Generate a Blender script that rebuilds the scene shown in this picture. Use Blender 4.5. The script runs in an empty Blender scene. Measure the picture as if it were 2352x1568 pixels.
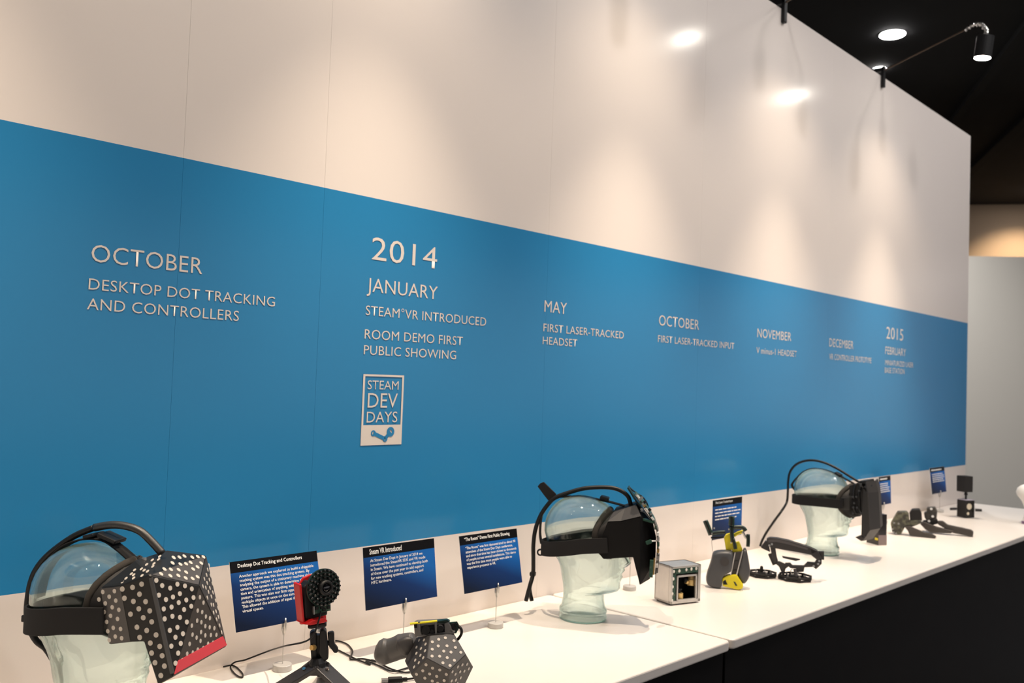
import bpy, bmesh, math, random
from math import sin, cos, pi, radians, sqrt, exp, atan2
from mathutils import Vector as Vec, Matrix

# ------------------------------------------------------------------ camera
SC = bpy.context.scene
COL = SC.collection
S, FPX = 1.76, 2084.177
YAW, PITCH, ROLL = .80891, .04045, .03579
ZT = 0.9                                  # counter top height
ZC = ZT + .35745 * S                      # eye height
CAM = Vec((0, -S, ZC))
FW = Vec((sin(YAW) * cos(PITCH), cos(YAW) * cos(PITCH), sin(PITCH)))
_r = Vec((cos(YAW), -sin(YAW), 0)); _u = _r.cross(FW)
RI = cos(ROLL) * _r + sin(ROLL) * _u
UP = -sin(ROLL) * _r + cos(ROLL) * _u
cam_data = bpy.data.cameras.new('camera')
cam_data.sensor_width = 22.3
cam_data.lens = FPX / 2352 * 22.3
cam_data.clip_start = .05
cam_data.dof.use_dof = True
cam_data.dof.focus_distance = 1.75
cam_data.dof.aperture_fstop = 3.6
cam = bpy.data.objects.new('camera', cam_data)
COL.objects.link(cam)
cam.matrix_world = Matrix(((RI.x, UP.x, -FW.x, CAM.x), (RI.y, UP.y, -FW.y, CAM.y), (RI.z, UP.z, -FW.z, CAM.z), (0, 0, 0, 1)))
SC.camera = cam

# ------------------------------------------------------------------ world, exposure
W = bpy.data.worlds.new('hall_ambient'); SC.world = W; W.use_nodes = True
W.node_tree.nodes['Background'].inputs[0].default_value = (1.0, .93, .90, 1)
W.node_tree.nodes['Background'].inputs[1].default_value = .35
vs = SC.view_settings
vs.view_transform = 'Standard'; vs.look = 'None'; vs.gamma = 1; vs.use_curve_mapping = False
vs.exposure = 0.88
SPOT_POWER = 66.0
HALL_FILL_POWER = 80.0
DOWN_POWER = 420.0
WASH_POWER = 230.0
SPOT_COLOR = (1.0, .82, .63)

# ------------------------------------------------------------------ pixel -> place helpers
def ray(x, y): return FW + RI * ((x - 1176) / FPX) - UP * ((y - 784) / FPX)
def onz(x, y, z=ZT): d = ray(x, y); return CAM + d * ((z - CAM.z) / d.z)
def ony(x, y, Y=0.): d = ray(x, y); return CAM + d * ((Y - CAM.y) / d.y)
def onx(x, y, X): d = ray(x, y); return CAM + d * ((X - CAM.x) / d.x)
def onplane(x, y, P, n): d = ray(x, y); return CAM + d * ((P - CAM).dot(n) / d.dot(n))

class Fr:
    """A thing's own frame: origin on the surface it stands on, local x along `ang`, z up."""
    def __init__(s, O, ang=None):
        s.O = Vec(O)
        if ang is None:
            d = s.O - CAM; ang = atan2(d.y, d.x) - pi / 2
        s.ang = ang; s.u = Vec((cos(ang), sin(ang), 0)); s.v = Vec((-sin(ang), cos(ang), 0))
    def __call__(s, x, y, lat=0.):
        d = ray(x, y); t = ((s.O - CAM).dot(s.v) + lat) / d.dot(s.v)
        P = CAM + d * t - s.O
        return Vec((P.dot(s.u), P.dot(s.v), P.z))
    def loc(s, P):
        P = P - s.O; return Vec((P.dot(s.u), P.dot(s.v), P.z))
    def pl(s, x, y, Pl, nl):
        """pixel on a plane given in local coordinates"""
        n = s.u * nl[0] + s.v * nl[1] + Vec((0, 0, nl[2]))
        P = s.O + s.u * Pl[0] + s.v * Pl[1] + Vec((0, 0, Pl[2]))
        return s.loc(onplane(x, y, P, n))

def crop(ox, oy, k): return lambda x, y: (ox + x / k, oy + y / k)

# ------------------------------------------------------------------ materials
MATS = {}
def mat(name, col, rough=.5, metal=0., spec=.5, emit=None, estr=0., bump=None, noise=None, coat=0.):
    if name in MATS: return MATS[name]
    m = bpy.data.materials.new(name); m.use_nodes = True
    nt = m.node_tree; b = nt.nodes['Principled BSDF']
    b.inputs['Base Color'].default_value = (*col, 1)
    b.inputs['Roughness'].default_value = rough
    b.inputs['Metallic'].default_value = metal
    b.inputs['Specular IOR Level'].default_value = spec
    b.inputs['Coat Weight'].default_value = coat
    if emit:
        b.inputs['Emission Color'].default_value = (*emit, 1)
        b.inputs['Emission Strength'].default_value = estr
    if noise:                                  # (scale, other colour, low, high)
        tc = nt.nodes.new('ShaderNodeTexCoord'); n = nt.nodes.new('ShaderNodeTexNoise')
        n.inputs['Scale'].default_value = noise[0]; n.inputs['Detail'].default_value = 4
        r = nt.nodes.new('ShaderNodeValToRGB')
        r.color_ramp.elements[0].position = noise[2]; r.color_ramp.elements[1].position = noise[3]
        r.color_ramp.elements[0].color = (*col, 1); r.color_ramp.elements[1].color = (*noise[1], 1)
        nt.links.new(tc.outputs['Object'], n.inputs['Vector']); nt.links.new(n.outputs['Fac'], r.inputs[0])
        nt.links.new(r.outputs[0], b.inputs['Base Color'])
    if bump:                                   # (scale, strength, kind)
        tc = nt.nodes.new('ShaderNodeTexCoord')
        n = nt.nodes.new('ShaderNodeTexNoise' if bump[2] == 'noise' else 'ShaderNodeTexWave' if bump[2] == 'wave' else 'ShaderNodeTexChecker')
        n.inputs['Scale'].default_value = bump[0]
        bp = nt.nodes.new('ShaderNodeBump'); bp.inputs['Strength'].default_value = bump[1]; bp.inputs['Distance'].default_value = .001
        nt.links.new(tc.outputs['Object'], n.inputs['Vector']); nt.links.new(n.outputs['Fac'], bp.inputs['Height'])
        nt.links.new(bp.outputs[0], b.inputs['Normal'])
    MATS[name] = m
    return m

def srgb(r, g, b):
    f = lambda c: (c / 255 / 12.92) if c <= 10 else ((c / 255 + .055) / 1.055) ** 2.4
    return (f(r), f(g), f(b))

BLACK = mat('black_plastic', (.012, .012, .013), .42, spec=.25)
MBLACK = mat('matte_black_plastic', (.016, .015, .015), .6, spec=.25, bump=(900, .15, 'noise'))
FABRIC = mat('black_webbing', (.018, .017, .017), .85, spec=.25, bump=(700, .5, 'wave'))
FOAM = mat('dark_foam', (.028, .023, .018), .9, bump=(500, .4, 'noise'))
RUBBER = mat('cable_rubber', (.012, .012, .012), .4, spec=.25)
BRAID = mat('braided_sleeve', (.014, .013, .012), .45, bump=(260, 1.0, 'checker'), spec=.8)
GREY = mat('grey_plastic', (.085, .082, .080), .42)
HGREY = mat('housing_grey_plastic', (.15, .145, .14), .45)
DGREY = mat('charcoal_plastic', (.045, .042, .042), .45)
DOT = mat('dot_sticker', srgb(196, 188, 178), .6)
PCB = mat('green_circuit_board', (.012, .055, .035), .4, noise=(90, (.10, .13, .09), .5, .72))
PCBD = mat('dark_green_circuit_board', (.006, .022, .016), .35, noise=(120, (.02, .05, .035), .5, .7))
CHROME = mat('chrome', (.75, .74, .72), .15, 1.)
STEEL = mat('satin_steel', (.55, .54, .52), .35, 1.)
ALU = mat('brushed_aluminium', (.62, .60, .57), .42, .85, noise=(30, (.56, .54, .52), .3, .7))
SILVER = mat('silver_paint', (.50, .49, .47), .42, .25)
BRASS = mat('brass', (.72, .48, .18), .3, 1.)
YELLOW = mat('yellow_plastic', srgb(222, 205, 20), .45)
RED = mat('red_bracket', srgb(190, 20, 24), .42)
REDT = mat('red_tape', srgb(214, 62, 76), .5)
WHITE = mat('white_card', (.78, .77, .74), .6)
LETTER = mat('lettering_white', (.66, .60, .55), .5)
LETTERC = mat('card_lettering', (.86, .86, .84), .6)
CAMO = mat('mottled_olive_print', (.03, .028, .022), .5, noise=(70, (.11, .11, .07), .42, .6))
CERAMIC = mat('white_ceramic', (.82, .78, .72), .35)
CARPET = mat('dark_carpet', (.02, .02, .022), .95, noise=(40, (.03, .03, .033), .3, .7), bump=(400, .5, 'noise'))
CEIL = mat('black_ceiling', (.0085, .0085, .010), .9, noise=(3, (.011, .011, .013), .3, .7))
CEIL2 = mat('brown_black_ceiling', (.013, .011, .009), .9)
TAN = mat('tan_wall_paint', (.42, .30, .20), .8)
PARTI = mat('grey_partition_paint', (.52, .50, .46), .7)
LAMIN = mat('white_laminate', (.77, .715, .66), .28, noise=(6, (.755, .70, .645), .3, .7))
BLKLAM = mat('black_laminate', (.005, .0045, .005), .32, spec=.2, noise=(8, (.007, .006, .006), .3, .7))
LAMP = mat('lit_lens', (1, 1, 1), .4, emit=(1, .93, .82), estr=60)
LAMP2 = mat('lit_downlight', (1, 1, 1), .4, emit=(1, .97, .95), estr=70)

def wall_material():
    m = bpy.data.materials.new('printed_wall_laminate'); m.use_nodes = True
    nt = m.node_tree; b = nt.nodes['Principled BSDF']; L = nt.links
    g = nt.nodes.new('ShaderNodeNewGeometry'); s = nt.nodes.new('ShaderNodeSeparateXYZ')
    L.new(g.outputs['Position'], s.inputs[0])
    def cmp(op, v):
        n = nt.nodes.new('ShaderNodeMath'); n.operation = op; n.inputs[1].default_value = v
        L.new(s.outputs['Z'], n.inputs[0]); return n
    lo, hi = cmp('GREATER_THAN', BLUE0), cmp('LESS_THAN', BLUE1)
    mu = nt.nodes.new('ShaderNodeMath'); mu.operation = 'MULTIPLY'
    L.new(lo.outputs[0], mu.inputs[0]); L.new(hi.outputs[0], mu.inputs[1])
    mx = nt.nodes.new('ShaderNodeMix'); mx.data_type = 'RGBA'
    L.new(mu.outputs[0], mx.inputs['Factor'])
    mx.inputs[6].default_value = (.70, .64, .60, 1)
    mx.inputs[7].default_value = (.022, .198, .42, 1)
    L.new(mx.outputs[2], b.inputs['Base Color'])
    n = nt.nodes.new('ShaderNodeTexNoise'); n.inputs['Scale'].default_value = 5
    mr = nt.nodes.new('ShaderNodeMapRange'); mr.inputs[3].default_value = .16; mr.inputs[4].default_value = .22
    L.new(g.outputs['Position'], n.inputs['Vector']); L.new(n.outputs['Fac'], mr.inputs[0]); L.new(mr.outputs[0], b.inputs['Roughness'])
    b.inputs['Specular IOR Level'].default_value = .4
    return m
BLUE0, BLUE1 = ZC - .23616 * S, ZC + .24109 * S
WALLM = wall_material()

def glass_material():
    m = bpy.data.materials.new('pale_teal_glass'); m.use_nodes = True
    nt = m.node_tree; nt.nodes.clear(); L = nt.links
    out = nt.nodes.new('ShaderNodeOutputMaterial')
    g = nt.nodes.new('ShaderNodeBsdfGlass'); g.inputs['IOR'].default_value = 1.45
    g.inputs['Roughness'].default_value = 0.0; g.inputs['Color'].default_value = (.97, .995, .99, 1)
    t = nt.nodes.new('ShaderNodeBsdfTransparent'); t.inputs[0].default_value = (.95, .985, .975, 1)
    mx = nt.nodes.new('ShaderNodeMixShader'); mx.inputs[0].default_value = .2
    L.new(g.outputs[0], mx.inputs[1]); L.new(t.outputs[0], mx.inputs[2]); L.new(mx.outputs[0], out.inputs[0])
    a = nt.nodes.new('ShaderNodeVolumeAbsorption'); a.inputs[0].default_value = (.30, .86, .82, 1); a.inputs[1].default_value = 13
    L.new(a.outputs[0], out.inputs[1])
    n = nt.nodes.new('ShaderNodeTexNoise'); n.inputs['Scale'].default_value = 22; n.inputs['Detail'].default_value = 1
    tc = nt.nodes.new('ShaderNodeTexCoord'); bp = nt.nodes.new('ShaderNodeBump')
    bp.inputs['Strength'].default_value = .12; bp.inputs['Distance'].default_value = .002
    L.new(tc.outputs['Object'], n.inputs['Vector']); L.new(n.outputs['Fac'], bp.inputs['Height']); L.new(bp.outputs[0], g.inputs['Normal'])
    return m
GLASS = glass_material()

# ------------------------------------------------------------------ mesh helpers
class MB:
    def __init__(s): s.v = []; s.f = []
    def add(s, vs, fs):
        o = len(s.v); s.v += [tuple(p) for p in vs]; s.f += [tuple(i + o for i in f) for f in fs]; return s
    def box(s, c, d, R=None):
        vs = [Vec(((i & 1) - .5, ((i >> 1) & 1) - .5, ((i >> 2) & 1) - .5)) for i in range(8)]
        vs = [Vec((p.x * d[0], p.y * d[1], p.z * d[2])) for p in vs]
        if R is not None: vs = [R @ p for p in vs]
        c = Vec(c)
        return s.add([p + c for p in vs], [(0, 2, 3, 1), (4, 5, 7, 6), (0, 1, 5, 4), (2, 6, 7, 3), (0, 4, 6, 2), (1, 3, 7, 5)])
    def bar(s, p, q, w, t, upv=(0, 1, 0)):
        p, q = Vec(p), Vec(q); d = q - p; l = d.length; x = d / l
        y = Vec(upv); y = (y - x * y.dot(x)).normalized(); z = x.cross(y)
        return s.box((p + q) / 2, (l, t, w), Matrix((x, y, z)).transposed())
    def loft(s, rings, cap0=True, cap1=True):
        n = len(rings[0]); vs = [p for r in rings for p in r]; fs = []
        for i in range(len(rings) - 1):
            for j in range(n):
                a, b = i * n + j, i * n + (j + 1) % n
                fs.append((a, b, b + n, a + n))
        if cap0: fs.append(tuple(range(n - 1, -1, -1)))
        if cap1: fs.append(tuple((len(rings) - 1) * n + j for j in range(n)))
        return s.add(vs, fs)
    def tube(s, pts, r, n=8, sub=0, flat=1., upv=None):
        """swept tube; r a number or one per point; flat<1 squashes it into a ribbon with `upv` as its thin axis"""
        pts = [Vec(p) for p in pts]; rs = r if isinstance(r, (list, tuple)) else [r] * len(pts)
        if sub:
            P, Rr = [], []
            m = len(pts)
            for i in range(m - 1):
                a, b, c, d = pts[max(i - 1, 0)], pts[i], pts[i + 1], pts[min(i + 2, m - 1)]
                for k in range(sub):
                    t = k / sub
                    P.append(.5 * (2 * b + (c - a) * t + (2 * a - 5 * b + 4 * c - d) * t * t + (-a + 3 * b - 3 * c + d) * t ** 3))
                    Rr.append(rs[i] * (1 - t) + rs[i + 1] * t)
            P.append(pts[-1]); Rr.append(rs[-1]); pts, rs = P, Rr
        rings = []; prev = None
        for i, p in enumerate(pts):
            d = (pts[min(i + 1, len(pts) - 1)] - pts[max(i - 1, 0)]).normalized()
            if upv is not None: a = Vec(upv)
            elif prev is None: a = Vec((0, 0, 1)) if abs(d.z) < .9 else Vec((1, 0, 0))
            else: a = prev
            a = (a - d * a.dot(d))
            a = a.normalized() if a.length > 1e-6 else d.orthogonal().normalized()
            prev = a; b = d.cross(a)
            rings.append([p + (a * cos(t) * flat + b * sin(t)) * rs[i] for t in (2 * pi * k / n for k in range(n))])
        return s.loft(rings)
    def cyl(s, p, q, r0, r1=None, n=16): return s.tube([p, q], [r0, r0 if r1 is None else r1], n)
    def lathe(s, prof, n=24, c=(0, 0, 0)):
        c = Vec(c)
        return s.loft([[c + Vec((r * cos(2 * pi * k / n), r * sin(2 * pi * k / n), z)) for k in range(n)] for r, z in prof])
    def prism(s, poly, off):
        poly = [Vec(p) for p in poly]; off = Vec(off); n = len(poly)
        nrm = Vec((0, 0, 0))
        for i in range(n): nrm += poly[i].cross(poly[(i + 1) % n])
        if nrm.dot(off) > 0: poly.reverse()
        return s.add(poly + [p + off for p in poly],
                     [tuple(range(n)), tuple(range(2 * n - 1, n - 1, -1))] + [(i, i + n, (i + 1) % n + n, (i + 1) % n) for i in range(n)])
    def face(s, poly): return s.add(poly, [tuple(range(len(poly)))])
    def mesh(s, name):
        me = bpy.data.meshes.new(name); me.from_pydata(s.v, [], s.f)
        bm = bmesh.new(); bm.from_mesh(me); bmesh.ops.recalc_face_normals(bm, faces=bm.faces); bm.to_mesh(me); bm.free()
        me.update(); return me

def put(name, me, material, parent=None, bev=0., smooth=False, seg=2, sub=0):
    o = bpy.data.objects.new(name, me); COL.objects.link(o)
    if material and not me.materials: me.materials.append(material)
    if parent: o.parent = parent
    if bev:
        b = o.modifiers.new('bevel', 'BEVEL'); b.width = bev; b.segments = seg; b.limit_method = 'ANGLE'; b.angle_limit = radians(25)
    if sub:
        b = o.modifiers.new('subdivision', 'SUBSURF'); b.levels = b.render_levels = sub
    if smooth: me.polygons.foreach_set('use_smooth', [True] * len(me.polygons))
    return o
def obj(name, mb, material, parent=None, **k): return put(name, mb.mesh(name), material, parent, **k)
def thing(name, label, cat, fr=None, loc=(0, 0, 0), group=None):
    o = bpy.data.objects.new(name, None); COL.objects.link(o); o.empty_display_size = .05
    if fr is not None: o.location = fr.O; o.rotation_euler = (0, 0, fr.ang)
    else: o.location = loc
    o['label'] = label; o['category'] = cat
    if group: o['group'] = group
    return o
def struct(o): o['kind'] = 'structure'; return o
def tag(o, label, cat, group=None):
    o['label'] = label; o['category'] = cat
    if group: o['group'] = group
    return o
def recenter(o, c):
    """move a mesh object's origin to c"""
    c = Vec(c); o.data.transform(Matrix.Translation(-c)); o.location = c; return o

FONT_OFF = -.004
def text_mesh(txt, spacing=1.0, off=None, line=1.0, res=3):
    cu = bpy.data.curves.new('t', 'FONT'); cu.body = txt; cu.size = 1; cu.resolution_u = res
    cu.space_character = spacing; cu.space_line = line; cu.offset = FONT_OFF if off is None else off; cu.fill_mode = 'FRONT'
    o = bpy.data.objects.new('t', cu); COL.objects.link(o)
    dg = bpy.context.evaluated_depsgraph_get(); dg.update()
    me = bpy.data.meshes.new_from_object(o.evaluated_get(dg)); bpy.data.objects.remove(o); bpy.data.curves.remove(cu)
    me.materials.clear()
    return me
def ext(me):
    xs = [v.co.x for v in me.vertices]; ys = [v.co.y for v in me.vertices]
    return min(xs), max(xs), min(ys), max(ys)

# ================================================================== the setting
WX0, WX1, WTOP, WTH = -2.2, 5.765, ZC + .88004 * S, .04
wall = bpy.data.objects.new('wall_back', None); COL.objects.link(wall); struct(wall)
seams = [WX0, -.174, .856, 1.199, 1.985, 2.81, 3.87, 4.90, WX1]
for a, b in zip(seams[:-1], seams[1:]):
    obj('panel', MB().box(((a + b) / 2, WTH / 2, WTOP / 2), (b - a - .0004, WTH, WTOP)), WALLM, wall)

def wall_text(txt, bl, br, tl, tr, spacing=1.03):
    """lettering whose ends sit where the photograph puts them on the wall face"""
    me = text_mesh(txt, spacing)
    P, Q, T, U = ony(*bl), ony(*br), ony(*tl), ony(*tr)
    z0 = (P.z + Q.z) / 2; h = ((T.z - P.z) + (U.z - Q.z)) / 2
    x0, x1, y0, y1 = ext(me); c0, c1 = ext(text_mesh('H'))[2:]
    kx = (Q.x - P.x) / (x1 - x0); kz = h / (c1 - c0)
    for v in me.vertices: v.co = Vec((P.x + (v.co.x - x0) * kx, -.0009, z0 + (v.co.y - c0) * kz))
    put('lettering', me, LETTER, wall)
WT = [('OCTOBER', (208.7, 601), (464, 628), (209, 563), (463, 590.6)),
 ('DESKTOP DOT TRACKING', (202.7, 666), (630.7, 702), (204.4, 640), (629.6, 681)),
 ('AND CONTROLLERS', (199, 711), (547.8, 736), (205, 686), (546.7, 713)),
 ('2014', (852.6, 596.5), (1002.8, 615.8), (854, 546), (996.5, 566)),
 ('JANUARY', (842, 669), (1004, 687), (856, 639.5), (1009.5, 658.5)),
 ('STEAM\u00b0VR INTRODUCED', (839.3, 723), (1115.8, 748), (840, 703), (1115.8, 728)),
 ('ROOM DEMO FIRST', (836.8, 778), (1062, 792), (838, 757), (1065.6, 772.6)),
 ('PUBLIC SHOWING', (835, 813), (1046.7, 825), (836, 793), (1046.7, 805)),
 ('MAY', (1249.8, 715.7), (1301, 721), (1250.8, 690), (1305, 695.7)),
 ('FIRST LASER-TRACKED', (1247.6, 760.5), (1432, 777.6), (1248, 743.5), (1432, 761)),
 ('HEADSET', (1246, 790), (1325, 796), (1247, 773.3), (1326, 779)),
 ('OCTOBER', (1513, 747), (1604.8, 756.7), (1513, 724), (1604.8, 734)),
 ('FIRST LASER-TRACKED INPUT', (1510.8, 785), (1685.6, 801.4), (1511, 770), (1685.6, 787)),
 ('NOVEMBER', (1739, 774), (1816.6, 783), (1739, 754.6), (1816.6, 763)),
 ('V minus-1 HEADSET', (1737, 810.7), (1829.3, 819.4), (1737, 798), (1829.3, 805)),
 ('DECEMBER', (1904.3, 795.3), (1959.4, 801), (1904.3, 777), (1959.4, 783)),
 ('VR CONTROLLER PROTOTYPE', (1904.3, 824.7), (2000.8, 833.9), (1904.3, 811.8), (2000.8, 821.7)),
 ('2015', (2035.2, 777), (2073.8, 782), (2035.2, 750.5), (2073.8, 756)),
 ('FEBRUARY', (2033, 814), (2080, 816.4), (2033, 796), (2080, 801)),
 ('MINIATURIZED LASER', (2033, 837.8), (2097, 844), (2033, 827), (2097, 832)),
 ('BASE STATION', (2032, 856), (2077, 858.4), (2032, 844), (2077, 847))]
for t in WT: wall_text(*t)

# emblem on the blue band: framed box, three words, white foot with the crank mark
K1 = crop(800, 500, 2.85)
bx0 = (ony(*K1(97, 1022)).x + ony(*K1(78, 1490)).x) / 2; bx1 = (ony(*K1(362, 1032)).x + ony(*K1(347, 1482)).x) / 2
bz1 = (ony(*K1(97, 1022)).z + ony(*K1(362, 1032)).z) / 2; bz0 = (ony(*K1(78, 1490)).z + ony(*K1(347, 1482)).z) / 2
bw, bh = bx1 - bx0, bz1 - bz0
def B(u, w): return Vec((bx0 + u * bw, 0, bz0 + w * bh))
def wrect(mb, u0, u1, w0, w1, y=-.0012):
    p, q = B(u0, w0), B(u1, w1)
    return mb.add([(p.x, y, p.z), (q.x, y, p.z), (q.x, y, q.z), (p.x, y, q.z)], [(0, 1, 2, 3)])
em = MB(); foot = .285
for r in ((0, .045, 0, 1), (.955, 1, 0, 1), (.045, .955, .972, 1), (.045, .955, 0, foot)): wrect(em, *r)
emb = obj('emblem', em, LETTER, wall)
def emb_text(t, u0, u1, w0, w1):
    me = text_mesh(t, 1.0); x0, x1, y0, y1 = ext(me)
    for v in me.vertices:
        p = B(u0 + (u1 - u0) * (v.co.x - x0) / (x1 - x0), w0 + (w1 - w0) * (v.co.y - y0) / (y1 - y0)); v.co = Vec((p.x, -.0012, p.z))
    put('lettering', me, LETTER, emb)
emb_text('STEAM', .11, .87, .79, .915); emb_text('DEV', .13, .86, .53, .735); emb_text('DAYS', .12, .87, .32, .475)
EMB = mat('emblem_blue', (.022, .198, .42), .2)
def disc(mb, u, w, r, y, n=24, hole=0.):
    c = B(u, w)
    if hole:
        a = [(c.x + r * cos(2 * pi * k / n), y, c.z + r * sin(2 * pi * k / n)) for k in range(n)]
        b = [(c.x + hole * cos(2 * pi * k / n), y, c.z + hole * sin(2 * pi * k / n)) for k in range(n)]
        return mb.add(a + b, [(k, (k + 1) % n, n + (k + 1) % n, n + k) for k in range(n)])
    return mb.face([(c.x + r * cos(2 * pi * k / n), y, c.z + r * sin(2 * pi * k / n)) for k in range(n)])
cm = MB(); q1, q2, q3 = (.29, .17), (.58, .085), (.71, .185); y = -.0018
def wbar(p, q, t):
    p, q = B(*p), B(*q); d = (q - p).normalized(); n = Vec((-d.z, 0, d.x)) * t / 2
    cm.add([(a.x, y, a.z) for a in (p - n, q - n, q + n, p + n)], [(0, 1, 2, 3)])
wbar(q1, q2, bw * .075); wbar(q2, q3, bw * .075)
disc(cm, *q1, bw * .058, y - .0002, hole=bw * .03); disc(cm, *q2, bw * .058, y - .0002, hole=bw * .03); disc(cm, *q3, bw * .095, y - .0002, hole=bw * .035)
obj('crank_mark', cm, EMB, emb)

# counters
TFY, TEND, SEAM, TTH = -.34092 * S, 5.715, 2.0485, .026
def slab(x0, x1, label):
    poly = []; r = .014
    for cx, cy, a0 in ((x1 - r, TFY + r, -pi / 2), (x1 - r, -.001 - r, 0), (x0 + r, -.001 - r, pi / 2), (x0 + r, TFY + r, pi)):
        poly += [(cx + r * cos(a0 + k * pi / 12), cy + r * sin(a0 + k * pi / 12), 0) for k in range(7)]
    o = obj('worktop', MB().prism(poly, (0, 0, -TTH)), LAMIN, bev=.005, seg=3)
    o.location = (0, 0, ZT); tag(o, label, 'worktop'); recenter(o, ((x0 + x1) / 2, TFY / 2, -TTH)); o.location.z = ZT - TTH
slab(-1.6, SEAM - .009, 'white laminate counter top under the dotted headset and the webcam')
slab(SEAM, TEND, 'white laminate counter top running from the metal cube to the far end')
def base(x0, x1, label):
    t = thing('counter_cabinet', label, 'counter', loc=((x0 + x1) / 2, TFY / 2, 0))
    h = ZT - TTH; w = x1 - x0; f = TFY / 2 + .022
    obj('front_panel', MB().box((0, f + .009, h / 2), (w, .018, h)), BLKLAM, t, bev=.0015)
    for s in (-1, 1): obj('side_panel', MB().box((s * (w / 2 - .009), .012, h / 2), (.0179, -TFY - .08, h)), BLKLAM, t, bev=.0015)
    obj('back_panel', MB().box((0, -TFY / 2 - .03, h / 2), (w - .04, .012, h)), BLKLAM, t)
base(-1.585, SEAM - .006, 'black counter base left of the seam, below the glass heads')
base(SEAM + .004, TEND - .015, 'long black counter base below the right-hand counter top')

# floor, ceiling, hall walls
struct(obj('floor', MB().box((6, 2, -.05), (40, 40, .1)), CARPET))
CZ = 4.9
A1, A2 = onz(2230, 470, CZ), onz(2352, 469, CZ)
dirw = (A2 - A1).normalized(); nrm = Vec((-dirw.y, dirw.x, 0))
if nrm.dot(FW) < 0: nrm = -nrm
P0, P1 = A1 - dirw * 14, A1 + dirw * 10
tanw = obj('wall_far', MB().prism([P0 * 1 - Vec((0, 0, P0.z)), P1 - Vec((0, 0, P1.z)), P1, P0], nrm * .2), TAN); struct(tanw)
B1, B2 = onz(2228, 588, WTOP), onz(2352, 590, WTOP)
d2 = (B2 - B1).normalized(); n2 = Vec((-d2.y, d2.x, 0)); n2 = n2 if n2.dot(FW) > 0 else -n2
Q0, Q1 = B1 - d2 * 2.4, B1 + d2 * 6
struct(obj('wall_right', MB().prism([Vec((Q0.x, Q0.y, 0)), Vec((Q1.x, Q1.y, 0)), Q1, Q0], n2 * .1), PARTI))
ceil = obj('ceiling', MB().box((6, 2, CZ + .06), (40, 40, .12)), CEIL); struct(ceil)
for (p, q, w) in (((2352, 62), (2185, 280), .10), ((2352, 272), (2230, 388), .12)):
    a, b = onz(*p, CZ), onz(*q, CZ); d = (b - a).normalized()
    obj('ceiling_rib', MB().bar(a - d * 6 + Vec((0, 0, -.03)), b + d * 6 + Vec((0, 0, -.03)), .06, w, upv=Vec((0, 0, 1)).cross(d)), mat('black_rib', (.003, .003, .004), .9), ceil)

# ceiling downlights
def downlight(px, py, r, label):
    c = onz(px, py, CZ)
    t = thing('ceiling_downlight', label, 'ceiling light', loc=(c.x, c.y, CZ - .004), group=None)
    obj('trim_ring', MB().lathe([(r * 1.12, -.001), (r * 1.12, .004)], 28), MBLACK, t)
    obj('lens', MB().lathe([(r, -.006), (r, -.0012)], 28), LAMP2, t)
    ld = bpy.data.lights.new('downlight_beam', 'SPOT'); ld.energy = DOWN_POWER; ld.color = (1, .96, .92); ld.spot_size = radians(130); ld.spot_blend = .9; ld.shadow_soft_size = r
    lo = bpy.data.objects.new('downlight_beam', ld); COL.objects.link(lo); lo.parent = t; lo.location = (0, 0, -.012)
downlight(2050, 78, .112, 'large bright round downlight in the black ceiling, above the wall edge')
downlight(2020, 157, .062, 'small bright downlight beside the clamp, just above the wall top')
# small beige fitting seen over the wall top
c = onz(1990, 152, CZ)
ff = thing('ceiling_fitting', 'tiny beige fitting on the dark ceiling left of the small downlight', 'ceiling fitting', loc=(c.x, c.y, CZ))
obj('stem', MB().cyl((0, 0, 0), (0, 0, -.03), .012), MBLACK, ff)
obj('head', MB().cyl((-.03, .02, -.04), (.04, -.02, -.075), .024, .03, 12), mat('beige_fitting_glow', (.55, .48, .36), .6, emit=(1, .85, .6), estr=.35), ff)  # weak emission puts a lit look into the beige

# unseen downlights added to raise the hall's ambient light, outside the frame
for x, y in ((2.6, -2.4), (4.3, -2.9), (5.3, -1.9), (2.8, -4.2), (5.9, -1.25)):
    t = thing('ceiling_downlight', 'added hall downlight for ambient fill, unseen beyond the frame', 'ceiling light', loc=(x, y, CZ - .004), group='added fill downlights beyond the frame')
    obj('trim_ring', MB().lathe([(.125, -.001), (.125, .004)], 24), MBLACK, t); obj('lens', MB().lathe([(.11, -.006), (.11, -.0012)], 24), LAMP2, t)
    ld = bpy.data.lights.new('downlight_beam', 'SPOT'); ld.energy = HALL_FILL_POWER; ld.color = (1, .95, .93); ld.spot_size = radians(160); ld.spot_blend = .6; ld.shadow_soft_size = .11
    lo = bpy.data.objects.new('downlight_beam', ld); COL.objects.link(lo); lo.parent = t; lo.location = (0, 0, -.012)
# warm wall washer recessed in the ceiling before the tan wall
c = onz(2385, 440, CZ)
ww = thing('wall_washer', 'recessed warm downlight that makes the glow on the tan wall, beyond the right edge', 'ceiling light', loc=(c.x, c.y, CZ - .004))
obj('trim_ring', MB().lathe([(.11, -.001), (.11, .004)], 24), MBLACK, ww); obj('lens', MB().lathe([(.09, -.006), (.09, -.0012)], 24), LAMP2, ww)
ld = bpy.data.lights.new('washer_beam', 'SPOT'); ld.energy = WASH_POWER; ld.color = (1, .80, .56); ld.spot_size = radians(95); ld.spot_blend = .8; ld.shadow_soft_size = .08
lo = bpy.data.objects.new('washer_beam', ld); COL.objects.link(lo); lo.parent = ww; lo.location = (0, 0, -.012)
dv = Vec((nrm.x * .5, nrm.y * .5, -1)); lo.rotation_mode = 'QUATERNION'; lo.rotation_quaternion = dv.to_track_quat('-Z', 'Y')

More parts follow.
